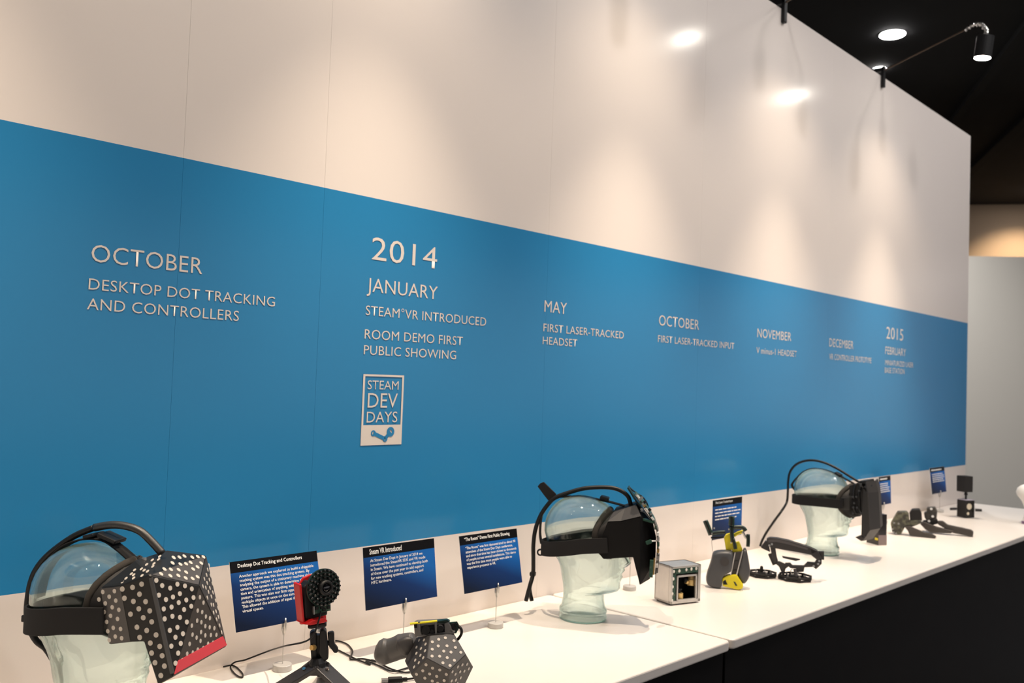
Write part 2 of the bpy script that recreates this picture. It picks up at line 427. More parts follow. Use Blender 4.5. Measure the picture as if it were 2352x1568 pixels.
# arm spotlights clamped on the wall top
def spotlight(X, label):
    t = thing('arm_spotlight', label, 'spotlight', loc=(X, 0, WTOP), group='arm spotlights along the wall top')
    L = lambda x, y: onx(x, y, 4.41) - Vec((4.41, 0, WTOP))
    a = L(2028, 163); e = L(2218, 68); m1 = L(2236, 57); m2 = L(2254, 56); m3 = L(2266, 70); top = L(2264, 82); face = L(2258, 131)
    obj('clamp', MB().box((0, -.008, -.008), (.024, .016, .10)).box((0, .02, .032), (.024, .07, .02)).box((0, .05, -.008), (.024, .014, .08)), BLACK, t, bev=.003)
    obj('arm', MB().tube([(0, a.y * .5, .04), (0, a.y, a.z), (0, e.y, e.z)], .0042, 8), mat('bronze_rod', (.10, .075, .06), .35, .8), t)
    g = obj('gooseneck', MB().tube([e, m1, m2, m3, top], .0075, 10, sub=6), STEEL, t, smooth=True)
    for k in range(9):
        s_ = k / 8 * 4; i = min(int(s_), 3); pts = [e, m1, m2, m3, top]; p = pts[i].lerp(pts[i + 1], s_ - i)
        bead = MB()
        for j in range(4):
            pass
        d = (pts[i + 1] - pts[i]).normalized()
        obj('bead', bead.tube([p - d * .004, p - d * .002, p + d * .002, p + d * .004], [.007, .0105, .0105, .007], 10), CHROME, g, smooth=True)
    top2 = Vec((0, top.y, top.z)); f2 = Vec((0, top.y + .012, face.z)); ax = (f2 - top2).normalized()
    obj('housing', MB().tube([top2, top2 + ax * .004, f2 + ax * .004, f2 + ax * .004 - ax * .01, ], [.026, .037, .037, .0345], 24), BLACK, t, smooth=False)
    obj('lens', MB().tube([f2 - ax * .001, f2 + ax * .0055], [.0335, .0335], 24), LAMP, t)
    for nm, pw, size, tilt in (('spot_beam', 1.2, 58, 5), ('spot_spill', .26, 104, 14)):     # hot centre and wide spill of the same lamp
        ld = bpy.data.lights.new(nm, 'SPOT'); ld.energy = SPOT_POWER * pw; ld.color = SPOT_COLOR
        ld.spot_size = radians(size); ld.spot_blend = 1.; ld.shadow_soft_size = .03
        lo = bpy.data.objects.new(nm, ld); COL.objects.link(lo); lo.parent = t
        lo.location = f2 + ax * .012
        lo.rotation_euler = (radians(tilt), 0, 0)
for X, lb in ((-.75, 'black arm spotlight clamped to the wall top, farthest left beyond the frame'), (.28, 'black arm spotlight over the OCTOBER lettering, beyond the frame'), 
              (1.315, 'black arm spotlight over the JANUARY lettering, beyond the frame'), (2.35, 'black arm spotlight over the MAY lettering, beyond the frame'),
              (3.38, 'black arm spotlight whose clamp shows at the top edge of the photo'), (4.41, 'black arm spotlight on a thin rod against the dark ceiling, fully in view')):
    spotlight(X, lb)

# ================================================================== glass heads
HANG = radians(-57)
PROF = [  # z, back x, front x (broad), half width, nose extra, nose sigma
 (.0, -.0610, .0610, .0610, 0, .01), (.004, -.0635, .0635, .0635, 0, .01), (.012, -.0640, .0640, .0640, 0, .01), (.0165, -.0600, .0600, .0600, 0, .01),
 (.021, -.0635, .0635, .0635, 0, .01), (.029, -.0630, .0630, .0630, 0, .01), (.034, -.0575, .0575, .0575, 0, .01), (.046, -.0560, .0560, .0560, 0, .01),
 (.053, -.0545, .0545, .0535, 0, .01), (.064, -.0540, .0540, .0520, 0, .01), (.070, -.0540, .0555, .0525, 0, .02), (.0735, -.0540, .0660, .0540, .010, .022),
 (.079, -.0542, .0790, .0560, .012, .022), (.086, -.0548, .0840, .0580, .012, .022), (.094, -.0560, .0860, .0600, .010, .022), (.102, -.0575, .0870, .0620, .009, .022),
 (.109, -.0590, .0880, .0635, .011, .022), (.116, -.0605, .0890, .0648, .013, .020), (.1215, -.0615, .0892, .0655, .010, .020), (.126, -.0620, .0896, .0660, .012, .020),
 (.133, -.0640, .0900, .0668, .017, .016), (.139, -.0655, .0905, .0675, .015, .014), (.145, -.0680, .0908, .0682, .024, .014), (.153, -.0720, .0912, .0692, .031, .014),
 (.160, -.0765, .0915, .0700, .028, .013), (.172, -.0850, .0918, .0715, .020, .012), (.186, -.0930, .0915, .0728, .012, .012), (.199, -.1000, .0915, .0738, .006, .013),
 (.212, -.1060, .0945, .0745, .002, .02), (.227, -.1100, .0970, .0750, 0, .02), (.244, -.1095, .0945, .0755, 0, .02), (.261, -.1060, .0900, .0745, 0, .02),
 (.276, -.1000, .0830, .0715, 0, .02), (.290, -.0910, .0730, .0655, 0, .02), (.302, -.0800, .0590, .0565, 0, .02), (.312, -.0660, .0410, .0440, 0, .02),
 (.320, -.0460, .0180, .0280, 0, .02), (.3245, -.0240, -.0060, .0090, 0, .02)]
def head_mesh():
    m = MB(); N = 56; rings = []
    for z, xb, xf, w, nx, sg in PROF:
        xc = (xb + xf) / 2 if z < .07 or z > .3 else (xb * .5 + xf * .5) - .004
        r = []
        for k in range(N):
            t = 2 * pi * k / N; c, s = cos(t), sin(t)
            pw = .86 if z > .075 else 1
            yy = w * (abs(s) ** pw) * (1 if s >= 0 else -1)
            x = xc + (xf - xc) * (abs(c) ** pw) if c >= 0 else xc - (xc - xb) * (abs(c) ** (.95 if z > .075 else 1))
            if c > 0: x += nx * exp(-(yy / sg) ** 2)
            if c > 0 and .165 < z < .21: x -= .010 * exp(-((abs(yy) - .032) / .013) ** 2) * exp(-((z - .190) / .010) ** 2)   # eye sockets
            e = exp(-((x + .012) / .014) ** 2) * exp(-((z - .172) / .022) ** 2)                                         # ears
            if abs(s) > .6: yy += (1 if s > 0 else -1) * .010 * e
            r.append((x, yy, z))
        rings.append(r)
    return m.loft(rings).mesh('glass_head')
HEADME = head_mesh()
def glass_head(O, label, ang=HANG):
    fr = Fr(O, ang)
    o = put('glass_head', HEADME if not HEADME.users else HEADME, GLASS, smooth=True)
    o.location = fr.O; o.rotation_euler = (0, 0, fr.ang); tag(o, label, 'mannequin head', 'glass mannequin heads on the counter')
    s = o.modifiers.new('wall', 'SOLIDIFY'); s.thickness = .0055; s.offset = -1
    return fr
H1 = glass_head((.65, -.19, ZT), 'clear glass mannequin head at the left wearing the white-dotted headset')
H2 = glass_head(onz(1338.5, 1419), 'clear glass mannequin head in the middle wearing the circuit-board headset')
H3 = glass_head(onz(1888, 1270), 'clear glass mannequin head farthest right wearing the tall black visor', radians(-83))

# ------------------------------------------------------------------ headset helpers
def band(fr_pts, w, t, name, parent, m=None, n=None):
    """flat strap through local points (path), vertical width w, thickness t"""
    pts = [Vec(p) for p in fr_pts]
    P = []
    for i in range(len(pts) - 1):
        a, b, c, d = pts[max(i - 1, 0)], pts[i], pts[i + 1], pts[min(i + 2, len(pts) - 1)]
        for k in range(6):
            s = k / 6; P.append(.5 * (2 * b + (c - a) * s + (2 * a - 5 * b + 4 * c - d) * s * s + (-a + 3 * b - 3 * c + d) * s ** 3))
    P.append(pts[-1]); ws = w if isinstance(w, list) else [w] * len(pts)
    rings = []
    for i, p in enumerate(P):
        d = (P[min(i + 1, len(P) - 1)] - P[max(i - 1, 0)]).normalized()
        up = Vec(n) if n else Vec((0, 0, 1)); up = (up - d * up.dot(d)).normalized(); o = d.cross(up)
        s = i / 6; j = min(int(s), len(ws) - 2); hw = (ws[j] * (1 - (s - j)) + ws[j + 1] * (s - j)) / 2
        rings.append([p + up * hw + o * t / 2, p + up * hw - o * t / 2, p - up * hw - o * t / 2, p - up * hw + o * t / 2])
    return obj(name, MB().loft(rings), m or FABRIC, parent, bev=t * .3, smooth=False)
def rear_strap(fr, parent, near_xz, far_z, w, name='head_strap', x0=.045):
    """strap from the mask's near side round the back of the skull to its far side"""
    z0, z1 = near_xz; pts = []
    for k in range(13):
        a = -pi / 2 - .75 + 0 + (k / 12) * 0
    for k in range(13):
        t = k / 12; th = radians(-62) - t * radians(236)      # sweeps near front -> back -> far front
        x = -.012 + .104 * cos(th); y = .083 * sin(th)
        if k in (0, 12): x = x0; y = math.copysign(.083, y)
        if k in (1, 11): y = math.copysign(.084, y)
        s = (1 - cos(th)) / 2
        pts.append((x, y, z0 + (z1 - z0) * s))
    return band(pts, w, .004, name, parent)

# ================================================================== headset with white dots
K = crop(0, 1168, 3.92)
hs1 = thing('dotted_headset', 'black faceted headset covered in white dots with a pink-red strip', 'headset', H1, group=None)
hw = .085
def v1(x, y, lat): return H1(*K(x, y), lat)
def sym(a, b, h):
    p, q = v1(*a, -h), v1(*b, h); x, z = (p.x + q.x) / 2, (p.z + q.z) / 2
    return Vec((x, -h, z)), Vec((x, h, z))
cN, cF = sym((1337, 600), (1868, 412), hw)
iN, iF = sym((1580, 1508), (2022, 1243), hw)
g = v1(1790, 690, 0)
def near(x, y): p = v1(x, y, -hw); return p, Vec((p.x, hw, p.z))
bN, bF = near(1085, 692); sN, sF = near(1180, 1200); s2N, s2F = near(1292, 1196); jN, jF = near(1420, 1590)
eN = v1(1480, 435, -.02); e = v1(1500, 405, 0)
def nearS(x, y, h=.078): p = v1(x, y, -h); return p, Vec((p.x, h, p.z))
aN, aF = nearS(905, 712); dN, dF = nearS(985, 1222)
eT = Vec((cN.x - .052, 0, cN.z + .012)); eTN, eTF = Vec((eT.x, -.045, eT.z)), Vec((eT.x, .045, eT.z))
eT2 = Vec((cN.x - .012, 0, cN.z + .014))
FAC = {}
vl = [cN, cF, iN, iF, g, bN, bF, sN, sF, s2N, s2F, jN, jF, aN, aF, dN, dF, eTN, eTF]
ix = {n: i for i, n in enumerate('cN cF iN iF g bN bF sN sF s2N s2F jN jF aN aF dN dF eTN eTF'.split())}
fcs = [('cN', 'g', 'iN'), ('g', 'iF', 'iN'), ('g', 'cF', 'iF'), ('cN', 'cF', 'g'), ('cN', 'bN', 'sN', 's2N', 'jN', 'iN'), ('cF', 'iF', 'jF', 's2F', 'sF', 'bF'),
       ('bN', 'aN', 'dN', 'sN'), ('bF', 'sF', 'dF', 'aF'), ('cN', 'eTN', 'aN', 'bN'), ('cF', 'bF', 'aF', 'eTF'), ('cN', 'cF', 'eTF', 'eTN'), ('eTN', 'eTF', 'aF', 'aN'),
       ('aN', 'aF', 'dF', 'dN'), ('dN', 'dF', 'sF', 'sN'), ('sN', 'sF', 's2F', 's2N'), ('s2N', 's2F', 'jF', 'jN'), ('jN', 'jF', 'iF', 'iN')]
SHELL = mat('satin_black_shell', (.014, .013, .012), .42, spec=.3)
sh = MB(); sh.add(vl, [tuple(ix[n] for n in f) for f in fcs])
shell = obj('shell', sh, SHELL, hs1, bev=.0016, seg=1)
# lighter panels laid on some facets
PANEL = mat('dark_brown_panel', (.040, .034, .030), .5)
def inset(poly, k, lift, name, m, parent=shell):
    poly = [Vec(p) for p in poly]; c = sum(poly, Vec()) / len(poly)
    n = (poly[1] - poly[0]).cross(poly[2] - poly[0]).normalized()
    if n.dot(c - Vec((.05, 0, .2))) < 0: n = -n
    q = [c + (p - c) * k for p in poly]
    return obj(name, MB().prism([p - n * .001 for p in q], n * (lift + .001)), m, parent)
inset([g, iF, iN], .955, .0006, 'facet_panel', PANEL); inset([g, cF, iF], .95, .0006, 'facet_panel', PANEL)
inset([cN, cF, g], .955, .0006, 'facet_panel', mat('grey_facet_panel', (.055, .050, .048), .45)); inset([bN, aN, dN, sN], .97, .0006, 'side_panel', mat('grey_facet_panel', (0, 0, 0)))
obj('edge_strip', MB().bar(cN + Vec((.002, -.001, -.004)), iN + Vec((-.001, -.001, .006)), .006, .003, upv=(0, 1, 0)), mat('dark_edge', (.05, .05, .052), .35), shell)
rb = [iN + (g - iN) * .03, iF + (g - iF) * .02, iF + (g - iF) * .17, iN + (g - iN) * .17]
rn = (g - iN).cross(iF - iN).normalized(); rn = rn if rn.x > 0 else -rn
obj('red_strip', MB().prism([p + rn * .0004 for p in rb], rn * .0012), REDT, shell)
DOTME = MB().lathe([(.0039, 0), (.0039, .0005)], 14).mesh('dot')
DOTME.materials.append(DOT)
def dots(pts, A, Bv, Cv, lift, parent, fr, Kx, inside, scale=1.):
    n = (Bv - A).cross(Cv - A).normalized()
    if n.dot(A - inside) < 0: n = -n
    q = n.to_track_quat('Z', 'Y')
    for x, y in pts:
        p = fr.pl(*Kx(x, y), A, n)
        o = bpy.data.objects.new('dot', DOTME); COL.objects.link(o); o.parent = parent
        o.location = p + n * lift; o.rotation_mode = 'QUATERNION'; o.rotation_quaternion = q; o.scale = (scale, scale, 1)
INS = Vec((.05, 0, .2))
dots([(930,748),(1035,740),(895,815),(988,790),(953,850),(1047,825),(1015,885),(1075,908),(942,928),(1000,962),(965,1017),(1063,990),(1025,1070),(975,1100),(1090,1080),(1043,1148),(1100,1163),(988,1180)], bN, aN, sN, .0008, shell, H1, K, INS, .9)
dots([(1103,722),(1195,707),(1277,678),(1258,768),(1122,805),(1203,833),(1313,835),(1252,900),(1350,918),(1177,948),(1292,980),(1368,1017),(1235,1065),(1323,1095),(1407,1135),(1260,1157),(1355,1208),(1440,1238),(1367,1298),(1462,1322),(1397,1385),(1482,1415),(1450,1500)], cN, bN, iN, .0003, shell, H1, K, INS, 1.05)
dots([(1405,645),(1458,692),(1530,715),(1595,680),(1663,695),(1725,722),(1428,778),(1617,765),(1492,818),(1555,795),(1607,845),(1675,822),(1740,800),(1472,902),(1542,885),(1720,878),(1655,908),(1480,992),(1550,968),(1618,978),(1680,1020),(1595,1068),(1527,1095),(1577,1157),(1645,1125),(1625,1213),(1540,1237),(1602,1300),(1578,1390)], cN, g, iN, .0003, shell, H1, K, INS, 1.0)
dots([(1795,797),(1827,845),(1775,917),(1815,930),(1848,970),(1885,985),(1770,1007),(1808,1022),(1722,1052),(1843,1057),(1883,1067),(1925,1075),(1805,1110),(1728,1133),(1843,1140),(1893,1137),(1943,1135),(1765,1160),(1970,1183),(1800,1190),(1702,1217),(1868,1215),(1912,1205),(1825,1253),(1775,1268),(1730,1295),(1680,1305),(1637,1363)], g, iF, iN, .0008, shell, H1, K, INS, .9)
dots([(1878,510),(1865,550),(1855,597),(1890,603),(1835,633),(1880,640),(1860,670),(1907,675),(1822,700),(1848,712),(1885,715),(1872,750),(1912,755),(1898,792),(1862,803),(1937,828),(1898,865),(1917,868),(1958,895),(1940,925),(1918,937),(1962,975),(1945,997),(1972,1052),(1990,1113)], g, cF, iF, .0008, shell, H1, K, INS, .9)
dots([(1560,443),(1612,440),(1657,430),(1727,440),(1777,435),(1828,437),(1550,492),(1620,503),(1672,500),(1713,487),(1808,493),(1775,528),(1735,547),(1605,553),(1535,550),(1477,547),(1672,575),(1447,590),(1530,607),(1602,605),(1668,627),(1730,632),(1775,617)], cN, cF, g, .0008, shell, H1, K, INS, 1.0)
dots([(1440,430),(1430,457),(1373,463),(1388,495),(1322,503),(1378,520),(1275,543),(1213,553),(1300,555),(1330,565),(1185,587),(1280,603),(1205,597),(1205,625),(1137,628),(1068,640),(1105,660),(1040,672),(980,685)], cN, eTN, bN, .0003, shell, H1, K, INS, .72)
# face gasket, straps, cable
def gasket(fr, parent, x, zc, hz, hy, r, name='face_gasket'):
    pts = []
    for k in range(25):
        t = 2 * pi * k / 24; yy = hy * cos(t); zz = zc + hz * sin(t)
        pts.append((x - .035 * (abs(yy) / hy) ** 2 * 1.0, yy, zz))
    return obj(name, MB().tube(pts, r, 10, flat=.7, upv=(0, 1, 0)), FOAM, parent, smooth=True)
zc1 = (aN.z + dN.z) / 2
gasket(H1, hs1, aN.x + .008, zc1 + .012, .063, .073, .0062)
inner = MB()
for s in (0, 1):
    pass
ring0 = [Vec((aN.x - .035 * abs(cos(t)) ** 2 + .012, .074 * cos(t), zc1 + .01 + .062 * sin(t))) for t in (2 * pi * k / 32 for k in range(32))]
ring1 = [Vec((aN.x + .03, .070 * cos(t), zc1 + .005 + .055 * sin(t))) for t in (2 * pi * k / 32 for k in range(32))]
obj('face_cup', MB().loft([ring0, ring1], cap0=False, cap1=True), MBLACK, hs1, smooth=True)
zb = v1(300, 1010, -.02).z; zf = v1(900, 975, -.08).z
strap = rear_strap(H1, hs1, (zf + .004, zb + .006), None, .043, x0=aN.x + .012)
top_pts = [(-.112, 0, .225), (-.100, 0, .272), (-.070, 0, .312), (-.03, 0, .330), (.01, 0, .332), (.040, 0, .318), (.075, 0, .296), (aN.x + .045, 0, cN.z - .004)]
band(top_pts, .026, .003, 'top_strap', hs1, n=(0, 1, 0))
obj('buckle', MB().box((.022, 0, .336), (.036, .034, .007), Matrix.Rotation(radians(18), 3, 'Y')), BLACK, hs1, bev=.002)
obj('buckle', MB().box((-.012, 0, .338), (.020, .034, .006), Matrix.Rotation(radians(-14), 3, 'Y')), BLACK, hs1, bev=.002)
cb = [v1(*p, 0) for p in ((1460, 400), (1370, 300), (1260, 200), (1130, 155), (1000, 145), (850, 170), (680, 240), (520, 345), (400, 450), (320, 560), (275, 680), (250, 830), (245, 960))]
obj('braided_cable', MB().tube(cb[:6], .0066, 12, sub=5), BRAID, hs1, smooth=True)
obj('cable', MB().tube(cb[5:] + [v1(270, 1080, .0), v1(330, 1190, .0), v1(430, 1280, .0), v1(520, 1500, -.01), Vec((-.1, .03, .012))], .0055, 10, sub=5), RUBBER, hs1, smooth=True)
obj('cable_clip', MB().box(v1(242, 978, 0), (.008, .02, .012)), BLACK, hs1, bev=.002)
obj('peg', MB().cyl(v1(1302, 490, -.03), v1(1298, 440, -.03), .004, .004, 10), STEEL, hs1)

# ================================================================== card holders and text cards
NAVY = None
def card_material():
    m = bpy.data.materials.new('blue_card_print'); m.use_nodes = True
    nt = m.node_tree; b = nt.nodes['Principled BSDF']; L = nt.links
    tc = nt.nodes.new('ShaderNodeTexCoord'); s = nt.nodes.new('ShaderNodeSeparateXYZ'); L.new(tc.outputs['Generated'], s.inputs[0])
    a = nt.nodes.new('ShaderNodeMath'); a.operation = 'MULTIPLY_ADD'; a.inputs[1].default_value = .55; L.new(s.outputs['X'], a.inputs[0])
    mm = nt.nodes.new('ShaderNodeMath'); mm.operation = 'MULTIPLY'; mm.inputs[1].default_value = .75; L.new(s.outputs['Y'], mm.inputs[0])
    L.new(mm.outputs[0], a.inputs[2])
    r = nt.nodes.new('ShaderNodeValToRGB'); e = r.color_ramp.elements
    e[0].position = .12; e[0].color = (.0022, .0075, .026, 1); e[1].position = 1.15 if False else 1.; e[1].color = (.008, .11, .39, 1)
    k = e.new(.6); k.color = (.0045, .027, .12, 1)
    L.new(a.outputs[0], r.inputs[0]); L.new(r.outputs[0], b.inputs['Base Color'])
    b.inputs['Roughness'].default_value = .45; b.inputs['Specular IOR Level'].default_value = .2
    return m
CARDM = card_material()
HEADER = mat('card_header_black', (.0030, .0030, .0045), .45, spec=.15)
def holder(fr, ztop, label, lean=0.):
    t = thing('card_holder', label, 'card holder', fr, group='wire card holders on the counter')
    obj('base', MB().lathe([(.0185, 0), (.0198, .0008), (.0198, .0118), (.019, .0128), (.004, .0128)], 28), SILVER, t)
    obj('stem', MB().tube([(0, 0, .012), (0, 0, ztop - .022)], .0011, 8), STEEL, t)
    obj('clip', MB().tube([(0, -.001, ztop - .030), (0, -.0035, ztop - .018), (0, -.0045, ztop - .004), (0, -.004, ztop + .006)], [.0016, .0034, .0030, .0018], 8)
        .tube([(0, .001, ztop - .030), (0, .0045, ztop - .018), (0, .005, ztop - .002)], [.0016, .003, .002], 8), STEEL, t, smooth=True)
    return t
def text_card(TL, TR, BL, BR, Y, label, title, body, tpos, bpos, bsize=None):
    """card parallel to the wall, leaning back at the top; TL..BR in pixels"""
    bl, br = ony(*BL, Y), ony(*BR, Y)
    tl, tr = onx(*TL, bl.x), onx(*TR, br.x)
    w = br.x - bl.x; top = (tl + tr) / 2; bot = (bl + br) / 2
    dy = max(-.02, min(.09, top.y - Y)); up = Vec((0, dy, top.z - bot.z)); h = up.length; up.normalize()
    O = Vec((bl.x, Y, bot.z)); xv = Vec((1, 0, 0)); nv = xv.cross(up)   # toward the camera: -Y
    if nv.y > 0: nv = -nv
    t = bpy.data.objects.new('text_card', None); COL.objects.link(t); tag(t, label, 'text card', 'text cards held in wire holders')
    zx = xv; zy = up; zz = zx.cross(zy)
    t.matrix_world = Matrix(((zx.x, zy.x, zz.x, O.x), (zx.y, zy.y, zz.y, O.y), (zx.z, zy.z, zz.z, O.z), (0, 0, 0, 1)))
    obj('board', MB().box((w / 2, h / 2, 0), (w, h, .0016)), WHITE, t)
    hb = .165 * h
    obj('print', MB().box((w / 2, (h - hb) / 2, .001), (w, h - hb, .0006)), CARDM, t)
    obj('header_band', MB().box((w / 2, h - hb / 2, .001), (w, hb, .0006)), HEADER, t)
    def put_text(s, x0, x1, y1, y0, off, line=1.0):
        me = text_mesh(s, 1.0, off=off, line=line, res=2); a, b, c, d = ext(me)
        for v in me.vertices: v.co = Vec((w * (x0 + (x1 - x0) * (v.co.x - a) / (b - a)), h * (y0 + (y1 - y0) * (v.co.y - c) / (d - c)), .0018))
        put('lettering', me, LETTERC, t)
    def put_rows(x0, x1, y1, y0, rows, th, seed):
        """print too blurred to read: word-long strokes"""
        rnd = random.Random(seed); mb = MB()
        for k in range(rows):
            yy = h * (y1 + (y0 - y1) * ((k + .5) / rows)); x = x0; end = x1 - (rnd.random() * .18 if rows > 1 else 0)
            while x < end - .03:
                l = min(rnd.uniform(.05, .15), end - x)
                mb.add([(w * x, yy - th * h / 2, .0018), (w * (x + l), yy - th * h / 2, .0018), (w * (x + l), yy + th * h / 2, .0018), (w * x, yy + th * h / 2, .0018)], [(0, 1, 2, 3)]); x += l + .018
        obj('lettering', mb, LETTERC, t)
    if title: put_text(title, *tpos, .014)
    else: put_rows(*tpos, 1, .045, 3)
    if isinstance(body, str): put_text(body, *bpos, .006, 1.05)
    else: put_rows(*bpos, body, .026, int(BL[0]))
    return t, bot
K2 = crop(500, 1220, 4.505); K3 = crop(800, 1200, 4.262); K5 = crop(1480, 1120, 5.226); K6 = crop(1720, 1030, 5.808); K7 = crop(1960, 1050, 6.0)
CARDS = [
 (K2(115, 322), K2(1025, 197), K2(187, 1050), K2(1098, 868), (648, 1538), 'blue text card headed Desktop Dot Tracking and Controllers, nearest the dotted headset',
  'Desktop Dot Tracking and Controllers', 'Another approach we explored to build a shippable\ntracking system was this dot tracking system. By\nanalyzing the output of a stationary machine vision\ncamera, the system is able to determine the posi-\ntion and orientation of anything with a known\npattern. This was also our first opportunity to track\nmultiple objects at once on the same coordinates.\nThis allowed the addition of input devices into\nvirtual spaces.',
  (.08, .81, .958, .885), (.085, .945, .80, .245), 'wire card holder with a silver disc foot beside the webcam'),
 (K3(130, 248), K3(845, 150), K3(168, 862), K3(867, 722), (925, 1490), 'blue text card headed Steam VR Introduced, above the dotted controller',
  'Steam VR Introduced', 'At Steam Dev Days in January of 2014 we\nintroduced the SteamVR SDK and VR mode\nin Steam. We have continued to develop both\nof these over the past year to add support\nfor new tracking systems, controllers, and\nHTC hardware.',
  (.08, .52, .965, .875), (.085, .885, .80, .40), 'wire card holder rising behind the dotted controller'),
 (K3(1092, 127), K3(1632, 62), K3(1135, 692), K3(1700, 590), (1138, 1440), 'blue text card headed The Room Demo, left of the middle glass head',
  '\u201cThe Room\u201d Demo First Public Showing', '\u201cThe Room\u201d was first demonstrated to about 90\nattendees of the Steam Dev Days conference,\nand since that time has been shown to thousands\nof people across several installations. This demo\nwas the first time most people were able to\nexperience presence in VR.',
  (.075, .86, .962, .88), (.08, .955, .80, .40), 'wire card holder with a silver disc foot left of the middle glass head'),
 (K5(820, 143), K5(1170, 110), K5(808, 622), K5(1160, 568), (1672, 1305), 'small blue text card behind the yellow-and-black controller',
  'First Laser-Tracked Input', 4,
  (.09, .66, .955, .885), (.08, .95, .79, .46), 'wire card holder hidden behind the yellow-and-black controller'),
 (K6(1690, 385), K6(1925, 352), K6(1740, 762), K6(1895, 725), (2028, 1201), 'dim blue text card right of the tall black visor',
  None, 5,
  (.09, .70, .95, .87), (.09, .93, .78, .42), 'wire card holder right of the small black box'),
 (K7(1020, 152), K7(1277, 122), K7(1080, 512), K7(1280, 470), (2158, 1176), 'blue text card farthest right, beside the black base station',
  None, 5,
  (.09, .78, .95, .86), (.12, .93, .78, .42), 'wire card holder farthest right, beside the black base station'),
]
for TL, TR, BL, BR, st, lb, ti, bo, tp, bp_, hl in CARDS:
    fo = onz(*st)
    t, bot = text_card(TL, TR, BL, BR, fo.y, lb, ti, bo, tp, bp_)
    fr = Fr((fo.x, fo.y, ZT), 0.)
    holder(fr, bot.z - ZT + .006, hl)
fr = Fr(onz(1446, 1354), 0.)
zc_ = onplane(1452, 1284, fr.O, Vec((0, 1, 0))).z - ZT
holder(fr, zc_ + .02, 'wire card holder seen under the chin of the middle glass head')

# ================================================================== webcam on a small tripod
Kc = crop(640, 1290, 5.64)
TR_ = Fr(onz(738, 1602))
tri = thing('mini_tripod', 'small black tripod with a wing knob carrying the red webcam', 'tripod', TR_)
q = lambda x, y, lat=0.: TR_(*Kc(x, y), lat)
apex = q(510, 1320)
obj('hub', MB().tube([q(505, 1345), q(500, 1300), q(498, 1240)], [.017, .016, .011], 14), BLACK, tri)
for k, (dx, dy) in enumerate(((-.115, -.03), (.085, -.055), (.02, .12))):
    foot_ = Vec((apex.x + dx, dy, .004)); d = foot_ - apex
    lg = obj('leg', MB().bar(apex + d * .02 + Vec((0, 0, .004)), foot_, .030, .010, upv=Vec((0, 0, 1)).cross(d) if abs(d.z) < 1 else (0, 1, 0)) if False else
        MB().bar(apex + d * .02, foot_, .042, .009, upv=(-d.z * d.x, -d.z * d.y, d.x ** 2 + d.y ** 2)), mat('worn_black_metal', (.022, .020, .020), .4), tri, bev=.002)
    obj('rivet', MB().cyl(apex + d * .22 + Vec((0, -.001, .005)), apex + d * .22 + Vec((-.001, -.003, .0085)), .0034, n=12), CHROME, lg)
    obj('rubber_foot', MB().bar(foot_ - d * .06, foot_ + d * .01, .030, .011, upv=(-d.z * d.x, -d.z * d.y, d.x ** 2 + d.y ** 2)), RUBBER, lg, bev=.003)
obj('bracket', MB().prism([q(285, 1385), q(430, 1275), q(590, 1300), q(640, 1370), q(560, 1480), q(330, 1480)], (0, .012, 0)), mat('worn_black_metal', (0, 0, 0)), tri, bev=.002)
obj('joint_plate', MB().prism([q(400, 930), q(440, 900), q(490, 910), q(500, 1280), q(480, 1320), q(440, 1310), q(420, 1250)], (0, .022, 0)), BLACK, tri, bev=.004)
obj('joint_plate', MB().prism([q(535, 885, -.006), q(585, 872, -.006), q(618, 900, -.006), q(648, 1180, -.006), q(645, 1260, -.006), q(610, 1290, -.006), q(555, 1285, -.006), q(520, 1180, -.006)], (0, .026, 0)), BLACK, tri, bev=.004)
obj('joint_core', MB().prism([q(480, 950, .006), q(560, 950, .006), q(575, 1270, .006), q(480, 1280, .006)], (0, .014, 0)), RUBBER, tri)
obj('brass_screw', MB().cyl(q(455, 1110, -.003), q(455, 1110, .004), .0056, n=12).cyl(q(425, 1112, -.004), q(450, 1110, .0), .005, .004, 10), BRASS, tri)
kn = obj('wing_knob', MB().prism([q(632, 925), q(700, 905), q(722, 925), q(722, 1060), q(775, 1130), q(765, 1180), q(720, 1185), q(650, 1090)], (0, .013, 0)), BLACK, tri, bev=.004)
obj('shaft', MB().cyl(q(600, 1050, .006), q(660, 1050, .006), .005), BLACK, tri)
obj('shoe', MB().prism([q(375, 832, -.012), q(380, 868, -.012), q(430, 872, -.012), q(622, 840, -.012), q(620, 800, -.012), q(560, 800, -.012)], (0, .03, 0)), BLACK, tri, bev=.002)
obj('neck', MB().cyl(q(510, 860), q(515, 905), .0055), STEEL, tri)

CF = Fr(TR_.O + TR_.v * 0.0, TR_.ang + radians(30))
wc = thing('webcam', 'round webcam ringed with small lights on a red bracket, on the tripod', 'camera', CF)
w = lambda x, y, lat=0.: CF(*Kc(x, y), lat)
ctr = w(585, 330, -.012)
tilt = Matrix.Rotation(radians(-6), 3, 'X')
def dpt(r, a, dpth): return ctr + tilt @ Vec((r * cos(a), dpth, r * sin(a)))
R0 = .0355
obj('light_board', MB().loft([[dpt(R0, 2 * pi * k / 40, 0) for k in range(40)], [dpt(R0, 2 * pi * k / 40, .0022) for k in range(40)]]), PCBD, wc)
obj('backing_ring', MB().loft([[dpt(R0 * .98, 2 * pi * k / 40, .0022) for k in range(40)], [dpt(R0 * .98, 2 * pi * k / 40, .0065) for k in range(40)]]), MBLACK, wc)
LED = mat('smoked_light', (.010, .009, .010), .12, spec=.8)
ledme = MB().loft([[Vec((r * cos(2 * pi * k / 10), r * sin(2 * pi * k / 10), z)) for k in range(10)] for r, z in ((.0024, 0), (.0024, .005), (.0021, .0064), (.0012, .0074), (.0003, .0077))]).mesh('light'); ledme.materials.append(LED)
